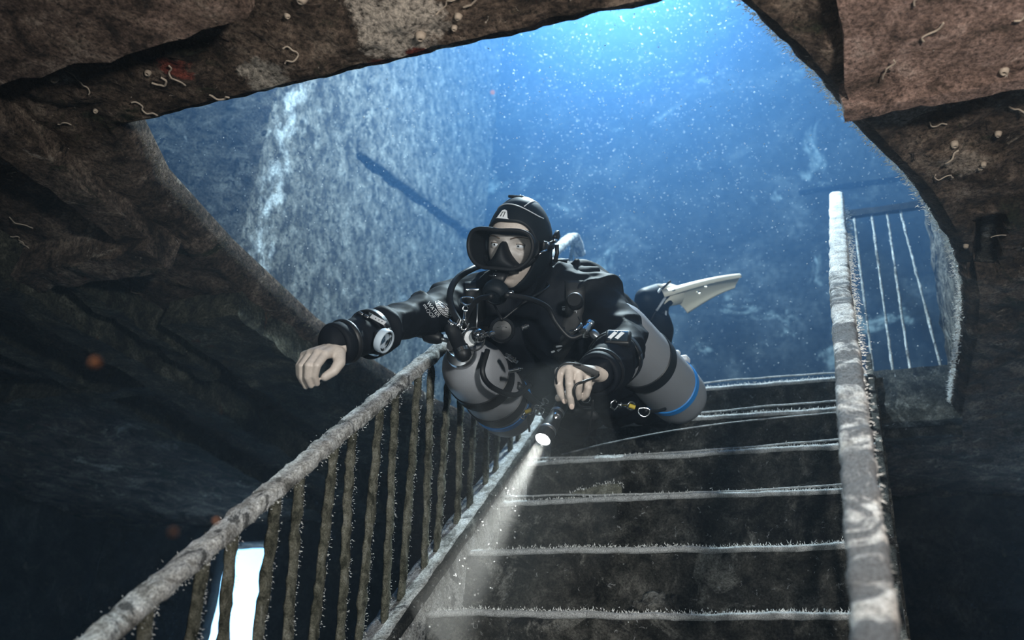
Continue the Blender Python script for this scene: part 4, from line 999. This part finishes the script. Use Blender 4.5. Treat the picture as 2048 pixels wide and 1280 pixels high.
# prints
def text_mesh(txt, size):
    c = bpy.data.curves.new('t', 'FONT'); c.body = txt; c.size = size; c.align_x = 'LEFT'; c.resolution_u = 3
    o = bpy.data.objects.new('t', c); COL.objects.link(o); dg = bpy.context.evaluated_depsgraph_get()
    me = bpy.data.meshes.new_from_object(o.evaluated_get(dg), depsgraph=dg); bpy.data.objects.remove(o); return me
def print_on_suit(name, me, origin, xd, yd, m_, sub=0, lift=.0015, parent=None):
    origin = V3(origin); xd = V3(xd).normalized(); yd = V3(yd); yd = (yd-xd*yd.dot(xd)).normalized(); n = xd.cross(yd)
    if n.dot(CAM-origin) < 0: n = -n
    bm = bmesh.new(); bm.from_mesh(me); bmesh.ops.triangulate(bm, faces=bm.faces)
    bmesh.ops.subdivide_edges(bm, edges=[e for e in bm.edges if e.calc_length() > .004], cuts=1)
    for v in bm.verts:
        w = origin+xd*v.co.x+yd*v.co.y; v.co = drop(w+n*.10, -n, lift)
    o = fin(name, bm, M[m_], parent or diver, smooth=False); return o
xr = (V3((0.1064, -0.2696, 0.6621))-V3((0.0754, -0.3057, 0.7025))).normalized(); yr = (cr*.75+cu*.62).normalized()
print_on_suit('sleeve_print', text_mesh('WATER', .0125), (0.0712, -0.3041, 0.6967), xr, yr, 'white')
print_on_suit('sleeve_print', text_mesh('PROOF', .0125), (0.0612, -0.3049, 0.6905), xr, yr, 'grey_print')
def emblem():
    bm = bmesh.new()
    def leaf(n=26):
        P = []
        for i in range(n):
            a = 2*math.pi*i/n; u = math.cos(a); v = math.sin(a); P.append((.024*u, .0098*v*(1-.35*u if u < 0 else 1+.15*u)*(1 if abs(u) < .9 else .9)))
        return P
    # shell of ribs: slanted bars clipped by the leaf outline, two rows
    def half(u):
        k = max(0, 1-(u/.024)**2); return .0098*math.sqrt(k)*(.80+.25*u/.024)
    for u0 in [-.022+.0052*i for i in range(9)]:
        for lo, hi in ((-.9, -.08), (.10, .92)):
            a0, a1 = half(u0), half(u0+.0036)
            if min(a0, a1) < .002: continue
            sh = .004
            q = [(u0+lo*sh, a0*lo), (u0+.0036+lo*sh, a1*lo), (u0+.0036+hi*sh, a1*hi), (u0+hi*sh, a0*hi)]
            bm.faces.new([bm.verts.new((x, y, 0)) for x, y in q])
    for sgn in (-1, 1):
        pts = [(-.0245+.049*i/14) for i in range(15)]
        for a, b in zip(pts, pts[1:]):
            bm.faces.new([bm.verts.new((x, sgn*(half(max(-.0239, min(.0239, x)))+o), 0)) for x, o in ((a, .0006), (b, .0006), (b, .0018), (a, .0018))])
    me = bpy.data.meshes.new('e'); bm.to_mesh(me); bm.free(); return me
print_on_suit('shell_emblem', emblem(), (0.1038, -0.2855, 0.6883), xr, yr, 'white')
print_on_suit('number_print', text_mesh('18', .0125), (0.3824, -0.1832, 0.7176), -cu+cr*.10, cr, 'grey_print', lift=.0065)
print_on_suit('arrow_print', text_mesh('A', .0125), (0.4090, -0.1662, 0.7075), -cu*.5+cr*.6, cr+cu*.4, 'grey_print', lift=.0065)
# buoyancy wing behind the shoulders
wc = []
chain(wc, [(0.2997, 0.0040, 0.9091), (0.3575, 0.0063, 0.9055), (0.4144, 0.0211, 0.8789), (0.4276, 0.0876, 0.8579)], [.040, .048, .050, .045])
chain(wc, [(0.4276, 0.0876, 0.8579), V3((0.4276, 0.0876, 0.8579))+TD*.25, V3((0.4276, 0.0876, 0.8579))+TD*.45-ex*.05], [.045, .05, .04])
chain(wc, [(0.2997, 0.0040, 0.9091), (0.1848, -0.0028, 0.9213), (0.0904, -0.0588, 0.8623)], [.040, .044, .040])
chain(wc, [(0.0904, -0.0588, 0.8623), V3((0.0904, -0.0588, 0.8623))+TD*.25, V3((0.0904, -0.0588, 0.8623))+TD*.42+ex*.04], [.040, .05, .04])
chain(wc, [(0.3657, -0.0847, 0.8558), (0.3852, -0.0990, 0.8958)], [.022, .004]); chain(wc, [(0.4025, -0.0852, 0.8411), (0.4399, -0.0846, 0.8684)], [.03, .008]); chain(wc, [(0.3251, -0.0613, 0.8922), (0.3668, -0.0895, 0.8652)], [.03, .02])
wm = blend('buoyancy_wing', wc, .007, 4)
wm.update(); cs = [(v.co.copy(), v.normal.copy()) for v in wm.vertices]
for v, (c, n) in zip(wm.vertices, cs): v.co = c+n*(.011*(1-2.2*abs(noise.noise(V3((c.x*13, c.y*9, c.z*15)))))+.004*noise.noise(c*30))
wo = bpy.data.objects.new('buoyancy_wing', wm); COL.objects.link(wo); wo.parent = diver; wm.materials.append(M['suit'])
for p in wm.polygons: p.use_smooth = True
# cuffs of the suit
for w, f in ((WA, FA), (WB, FB)):
    d = (w-f).normalized(); bm = bmesh.new()
    r = .046 if w is WA else .049
    lathe(bm, [(r-.004, -.035), (r, -.030), (r+.002, -.004), (r-.002, .003), (r-.010, .001), (r-.016, -.012), (.020, -.016)], w, d, 36, cap=False); dpart('cuff', bm, M['suit'])
    bm = bmesh.new(); lathe(bm, [(r+.001, -.040), (r+.0045, -.036), (r+.0045, -.030), (r+.001, -.026)], w, d, 36, cap=False); dpart('cuff_ring', bm, M['rubber'])
# belt and crotch strap hardware low on the body
hose('leg_strap', [(0.2027, -0.0057, 0.5934), (0.2256, 0.1324, 0.5833), (0.2891, 0.1835, 0.5841), (0.3552, 0.2040, 0.5978)], .010)
bm = bmesh.new(); ball(bm, (0, 0, 0), 1, (.034, .017, .006)); bmesh.ops.transform(bm, matrix=mat4((cr*.95-cu*.2).normalized(), cu, -cf, V3((0.3790, 0.0495, 0.5204))), verts=bm.verts); dpart('butt_pad', bm, M['rubber'])
bm = bmesh.new(); box(bm, mat4(cr, cf, cu, V3((0.3926, 0.0178, 0.5219))), .022, .003, .006, .001); dpart('belt_buckle', bm, M['chrome'])
snap((0.4546, 0.2179, 0.6047), (0.4087, 0.1778, 0.5978), s=1.7); snap((0.2393, 0.0580, 0.5518), (0.2729, 0.0410, 0.5638), s=1.2)
snap((0.2093, 0.0811, 0.5534), (0.1756, 0.0949, 0.5468), s=1.3); dring((0.2424, 0.0625, 0.5462), .014, -cf); dring((0.3916, 0.0052, 0.5433), .011, -cf); dring((0.4821, 0.2553, 0.6028), .016, -cf+cu*.3)
hose('yellow_cord', [(0.4532, 0.2018, 0.5997), (0.4680, 0.2102, 0.5960)], .006, 'yellow'); hose('yellow_cord', [(0.2190, 0.0635, 0.5484), (0.2024, 0.0698, 0.5464)], .0055, 'yellow')
hose('cord', [(0.4847, 0.2563, 0.6030), (0.5087, 0.3054, 0.6210), (0.5209, 0.3471, 0.6431)], .005); hose('cord', [(0.2100, 0.0667, 0.5359), (0.2097, 0.0800, 0.5122), (0.2089, 0.0890, 0.4956)], .003)
# ------------------------------------------------------------------ fin on the raised foot
foot = []
HT = V3((0.4056, 0.5774, 1.1454)); TO = V3((0.4757, 0.6707, 1.2066))
chain(foot, [AL, HT+(AL-HT)*.15, HT], [.044, .046, .036]); chain(foot, [HT, HT.lerp(TO, .5), TO], [.040, .046, .034])
fm = blend('boot', foot, .006, 5); bo = bpy.data.objects.new('boot', fm); COL.objects.link(bo); bo.parent = diver; fm.materials.append(M['neoprene'])
for p in fm.polygons: p.use_smooth = True
c00, c10, c11, c01 = V3((0.4582, 0.5715, 1.1738)), V3((0.7126, 0.7061, 1.2794)), V3((0.6698, 0.8099, 1.3020)), V3((0.4979, 0.7554, 1.2037))
nb_ = (c10-c00).cross(c01-c00).normalized()
if nb_.z < 0: nb_ = -nb_
def fin_pt(u, v, t):
    e = c00.lerp(c10, u); f = c01.lerp(c11, u); p = e.lerp(f, v)
    p = p+nb_*(.012*math.sin(u*2.6-.6)-.010*u*u-.012*(2*v-1)**2)
    rail = math.exp(-((min(v, 1-v))/.06)**2)
    return p+nb_*t*(.004+.011*rail*(1-.55*u))
def blade():
    nu, nv = 60, 30; V = []; F = []
    for t in (1, -1):
        for j in range(nv+1):
            for i in range(nu+1):
                u, v = i/nu, j/nv; uu = u*(1-.10*(2*v-1)**2*0)
                V.append(fin_pt(u if u < .9 else .9+(u-.9)*(1-.5*(2*v-1)**4), v, t))
    A = (nu+1)*(nv+1)
    hole = lambda u, v: any(abs(u-a-.12*(v-b)) < .014 and abs(v-b) < w for a, b, w in ((.36, .62, .10), (.50, .48, .10), (.62, .34, .06)))
    H_ = {}
    for j in range(nv):
        for i in range(nu):
            h = hole((i+.5)/nu, (j+.5)/nv); H_[i, j] = h
            if h: continue
            k = j*(nu+1)+i; F.append((k, k+1, k+nu+2, k+nu+1)); F.append((A+k+nu+1, A+k+nu+2, A+k+1, A+k))
    for j in range(nv):
        for i in range(nu):
            if H_[i, j]:
                k = j*(nu+1)+i
                for (di, dj, a, b) in ((-1, 0, k, k+nu+1), (1, 0, k+1, k+nu+2), (0, -1, k, k+1), (0, 1, k+nu+1, k+nu+2)):
                    if not H_.get((i+di, j+dj), False): F.append((a, b, A+b, A+a))
    for i in range(nu): F.append((i, A+i, A+i+1, i+1)); k = nv*(nu+1)+i; F.append((k, k+1, A+k+1, A+k))
    for j in range(nv): k = j*(nu+1); F.append((k, k+nu+1, A+k+nu+1, A+k)); k += nu; F.append((k, A+k, A+k+nu+1, k+nu+1))
    return V, F
V, F = blade(); fo = pyd('swim_fin', V, F, M['cream'], diver); fo['label'] = 'cream rubber fin'
bm = bmesh.new(); bm.from_mesh(fo.data); bmesh.ops.recalc_face_normals(bm, faces=bm.faces); bm.to_mesh(fo.data); bm.free()
bm = bmesh.new(); tube(bm, [HT.lerp(TO, .35), HT.lerp(TO, .8), c00.lerp(c01, .5)+(c10-c00)*.10], [.052, .050, .036], 18, flat=.8); fin('foot_pocket', bm, M['cream'], fo)
for k in (0, 1):
    a = HT.lerp(TO, .55)+(cu*.02-cf*.05+cr*(.01 if k else -.005)-cu*.03*k); bm = bmesh.new()
    tube(bm, catmull([a+cr*.03+cu*.03, a+cr*.0, a-cr*.035-cu*.045, a-cr*.05-cu*.075], 5), .006, 8, flat=.5); fin('fin_strap', bm, M['rubber'], fo)
    bm = bmesh.new(); tube(bm, [a-cr*.004+cu*.004-cf*.008, a-cr*.034-cu*.04-cf*.008], .0045, 8); fin('strap_buckle', bm, M['grey_print'], fo)
bm = bmesh.new(); tube(bm, catmull([AL+cr*.02-cf*.05+cu*.0, AL-cf*.056-cu*.02, AL-cr*.022-cf*.05-cu*.052], 5), .005, 8); fin('fin_strap', bm, M['rubber'], fo)
bm = bmesh.new(); tube(bm, catmull([AL+cr*.026-cf*.05-cu*.0, AL+cr*.022-cf*.054-cu*.03, AL+cr*.012-cf*.05-cu*.05], 5), .0035, 8); fin('strap_buckle', bm, M['grey_print'], fo)
# ------------------------------------------------------------------ compass and dive computer on the wrists
cc = V3((0.1039, -0.5380, 0.4740)); ca = ((cr*.93-cu*.37)*.90-cf*.40).normalized()
cp = empty('wrist_compass', cc, 'round wrist compass with a pale bezel on the outstretched forearm', 'compass')
bm = bmesh.new(); lathe(bm, [(.022, -.014), (.0262, -.013), (.0272, -.011), (.0272, .002), (.0258, .004), (.0232, .004), (.0222, .001)], cc, ca, 40, cap=False); fin('bezel', bm, mat('pale_grey_plastic', (.42, .50, .58), .5), cp, sharp=40)
bm = bmesh.new(); lathe(bm, [(.021, -.012), (.021, -.002)], cc, ca, 32); dl = fin('dial', bm, mat('dark_blue_dial', (.01, .035, .07), .25), cp, sharp=40)
x, y, z = frame(ca)
for i in range(12):
    a = 2*math.pi*i/12; bm = bmesh.new(); box(bm, mat4(x*math.cos(a)+y*math.sin(a), ca.cross(x*math.cos(a)+y*math.sin(a)), ca, cc+ca*-.0012+(x*math.cos(a)+y*math.sin(a))*.0175), .003, .0008, .001); fin('dial_mark', bm, M['grey_print'], dl, smooth=False)
bm = bmesh.new(); lathe(bm, [(.012, -.002), (.012, .000), (.0105, .0008), (.0095, .000)], cc, ca, 28); fin('compass_card', bm, mat('steel_blue_card', (.05, .11, .17), .4), cp)
bm = bmesh.new(); lathe(bm, [(.021, .0008), (.0001, .0035)], cc, ca, 32); fin('compass_glass', bm, M['glass'], cp)
armd = (WA-FA).normalized(); sc_ = FA.lerp(WA, .0)+armd*.0
def arm_band(name, c, d, r, w, a0, a1, m_, parent, th=.003, up=(0, 0, 1), slots=0):
    x, y, z = frame(d, up); bm = bmesh.new(); rows = []; n = 36
    for i in range(n+1):
        a = math.radians(a0+(a1-a0)*i/n); o = V3(c)+(x*math.cos(a)+y*math.sin(a))*r
        rows.append([bm.verts.new(o+z*w*u) for u in (-.5, .5)])
    for a, b in zip(rows, rows[1:]): bm.faces.new((a[0], b[0], b[1], a[1]))
    o = fin(name, bm, M[m_], parent); md = o.modifiers.new('t', 'SOLIDIFY'); md.thickness = th; md.offset = 1; return o
arm_band('strap', FA, armd, .0535, .020, 0, 360, 'rubber', cp)
bm = bmesh.new(); box(bm, mat4(ca, ca.cross(armd).normalized(), ca.cross(ca.cross(armd)).normalized(), cc-ca*.018), .016, .038, .026, .004); fin('housing', bm, M['rubber'], cp)
s0, s1 = V3((0.0803, -0.5746, 0.5209)), V3((0.1165, -0.5717, 0.4996)); d = (s1-s0).normalized(); n_ = (-cf+cu*.5); n_ = (n_-d*n_.dot(d)).normalized(); bm = bmesh.new()
box(bm, mat4(d, n_.cross(d), n_, (s0+s1)/2), (s1-s0).length, .010, .002, .0008); se = fin('strap_end', bm, M['grey_print'], cp); se['label'] = 'pale strap end with holes'
for k in (.35, .58, .80):
    bm = bmesh.new(); lathe(bm, [(.0013, .0005), (.0013, .0016)], s0.lerp(s1, k), n_, 8); fin('strap_hole', bm, M['rubber'], se)
for p in ((0.0636, -0.5662, 0.5260), (0.0481, -0.5660, 0.5355)):
    bm = bmesh.new(); box(bm, mat4(d, n_.cross(d), n_, V3(p)), .012, .006, .004, .001); fin('strap_slide', bm, M['steel'], cp)
kc = V3((0.5472, -0.2559, 0.5697)); kn = (-cf*.62+cu*.75-cr*.1).normalized(); kx = (cr*.9-cu*.25); kx = (kx-kn*kx.dot(kn)).normalized()
kt = empty('dive_computer', kc, 'boxy dive computer with a shiny screen strapped on the bent forearm', 'dive computer')
bm = bmesh.new(); box(bm, mat4(kx, kn.cross(kx), kn, kc), .060, .046, .020, .006); fin('housing', bm, M['rubber'], kt)
bm = bmesh.new(); box(bm, mat4(kx, kn.cross(kx), kn, kc+kn*.0098), .046, .034, .002, .0008); fin('screen', bm, mat('screen_glass', (.02, .03, .04), .08, coat=1), kt)
for k in (-.012, .004):  # white slips modelled as the reflections on the screen
    bm = bmesh.new(); box(bm, mat4((kx*.5+kn.cross(kx)*.85).normalized(), kn.cross((kx*.5+kn.cross(kx)*.85).normalized()), kn, kc+kx*k+kn*.0112), .026, .009, .0008); fin('screen_reflection', bm, M['white'], kt, smooth=False)
arm_band('strap', FB.lerp(EB, .15), (WB-FB), .0625, .026, 0, 360, 'rubber', kt)
# ------------------------------------------------------------------ torch in the other hand
t0, t1 = V3((0.4516, -0.3097, 0.4194)), V3((0.4265, -0.3890, 0.2808)); td = (t1-t0); TL = td.length; td.normalize()
to = empty('dive_torch', t0, 'lit black dive torch held in the hand, beam pointing down the stairs', 'torch')
bm = bmesh.new(); lathe(bm, [(.010, -.004), (.0145, 0), (.0150, .010), (.0150, TL*.58), (.0165, TL*.62), (.0185, TL*.72), (.0188, TL*.97), (.0172, TL), (.0162, TL-.001)], t0, td, 40, cap=False); bb = fin('torch_body', bm, M['rubber'], to, sharp=40)
bm = bmesh.new(); lathe(bm, [(.0189, TL*.80), (.0194, TL*.81), (.0194, TL*.84), (.0189, TL*.85)], t0, td, 40, cap=False); fin('heat_rib', bm, M['steel'], bb)
bm = bmesh.new(); lathe(bm, [(.0164, TL-.003), (.0001, TL-.002)], t0, td, 32); fin('torch_lens', bm, mat('glowing_lens', (.9, .9, .85), .3, emit=(1, .96, .86), es=22), to)
sn = (-cf-td*(-cf).dot(td)).normalized()
bm = bmesh.new(); lathe(bm, [(.0085, 0), (.0085, .0035), (.0062, .005), (.0055, .0032), (.002, .004)], t0+td*TL*.60+sn*.0150, sn, 22); fin('switch', bm, M['chrome'], to, sharp=40)
bm = bmesh.new(); lathe(bm, [(.0152, 0), (.0156, .002), (.0156, .006), (.0152, .008)], t0+td*TL*.42, td, 30, cap=False); fin('grip_ring', bm, M['steel'], to)
bm = bmesh.new(); tube(bm, catmull([(0.4556, -0.3702, 0.3886), (0.4646, -0.4319, 0.3960), (0.4663, -0.4280, 0.4230), (0.4833, -0.4273, 0.4345), (0.5092, -0.4110, 0.4360), (0.5293, -0.3677, 0.4396), (0.5315, -0.3517, 0.4347), (0.5197, -0.4048, 0.4006), (0.5055, -0.4208, 0.3857), (0.4989, -0.4080, 0.3690), (0.4913, -0.3449, 0.3707), (0.4941, -0.2824, 0.3925)], 8), .0026, 8); fin('lanyard', bm, M['rubber'], to)
bm = bmesh.new(); box(bm, mat4((cr*.9-cu*.38).normalized(), cf, (cu*.9+cr*.38).normalized(), V3((0.5201, -0.4026, 0.4294))), .058, .003, .012, .001); fin('wrist_loop', bm, M['webbing'], to)
bm = bmesh.new(); tube(bm, catmull([(0.4966, -0.2699, 0.4155), (0.4843, -0.2380, 0.3931), (0.4698, -0.2066, 0.3700)], 6), .0022, 6); fin('lanyard', bm, M['rubber'], to)
lamp('torch_light', 'SPOT', t1+td*.006, 320, (1, .95, .84), aim=t1+td, spot_size=math.radians(18), spot_blend=1, shadow_soft_size=.012)
# ------------------------------------------------------------------ silt drifting in the water
def particles(name, pts, rad, m_, label):
    V = []; F = []
    for p, r in zip(pts, rad):
        k = len(V); p = V3(p)
        for d in ((1, 0, 0), (-1, 0, 0), (0, 1, 0), (0, -1, 0), (0, 0, 1), (0, 0, -1)): V.append(p+V3(d)*r)
        F += [(k, k+2, k+4), (k+2, k+1, k+4), (k+1, k+3, k+4), (k+3, k, k+4), (k+2, k, k+5), (k+1, k+2, k+5), (k+3, k+1, k+5), (k, k+3, k+5)]
    o = pyd(name, V, F, M[m_], None, smooth=True); tag(o, label, 'silt', None, 'stuff'); return o
rnd = random.Random(11); pts = []; rad = []
while len(pts) < 15000:
    p = V3((rnd.uniform(-1.2, 1.33), rnd.uniform(-.6, 2.7), rnd.uniform(1.05, 4.2)))
    if rnd.random() > .25+.75*math.exp(-((p-V3((.17, .95, 2.9))).length/1.1)**2): continue
    if (p-V3((.17, .95, 3.22))).length < .2: continue
    pts.append(p); rad.append(rnd.choice((.0008, .0010, .0012, .0016, .0024))*rnd.uniform(.7, 1.1))
particles('suspended_silt', pts, rad, 'silt', 'white specks of silt drifting in the lit blue water above')
pts = []; rad = []; x, y, z = frame(td)
for _ in range(260):
    l = rnd.random()**.8*.9+.01; a = rnd.uniform(0, 6.28); q = math.sqrt(rnd.random())*(.015+l*.13)
    pts.append(t1+td*l+(x*math.cos(a)+y*math.sin(a))*q); rad.append(rnd.choice((.0004, .0006, .0010)))
particles('torch_lit_silt', pts, rad, 'silt', 'golden specks of silt glittering in the torch beam')

bm = bmesh.new()
for p, r in (((0.6021, -1.7091, -0.1674), .0034), ((0.5791, -1.5287, -0.2218), .0022), ((0.6524, -1.6553, -0.2677), .0024), ((0.7016, -1.3616, 0.3332), .0016)): bmesh.ops.create_icosphere(bm, subdivisions=2, radius=r, matrix=Matrix.Translation(p))
o = fin('drifting_specks', bm, mat('rusty_speck', (.62, .27, .14), .8)); tag(o, 'few rusty specks drifting close before us, far out of focus', 'silt', None, 'stuff')
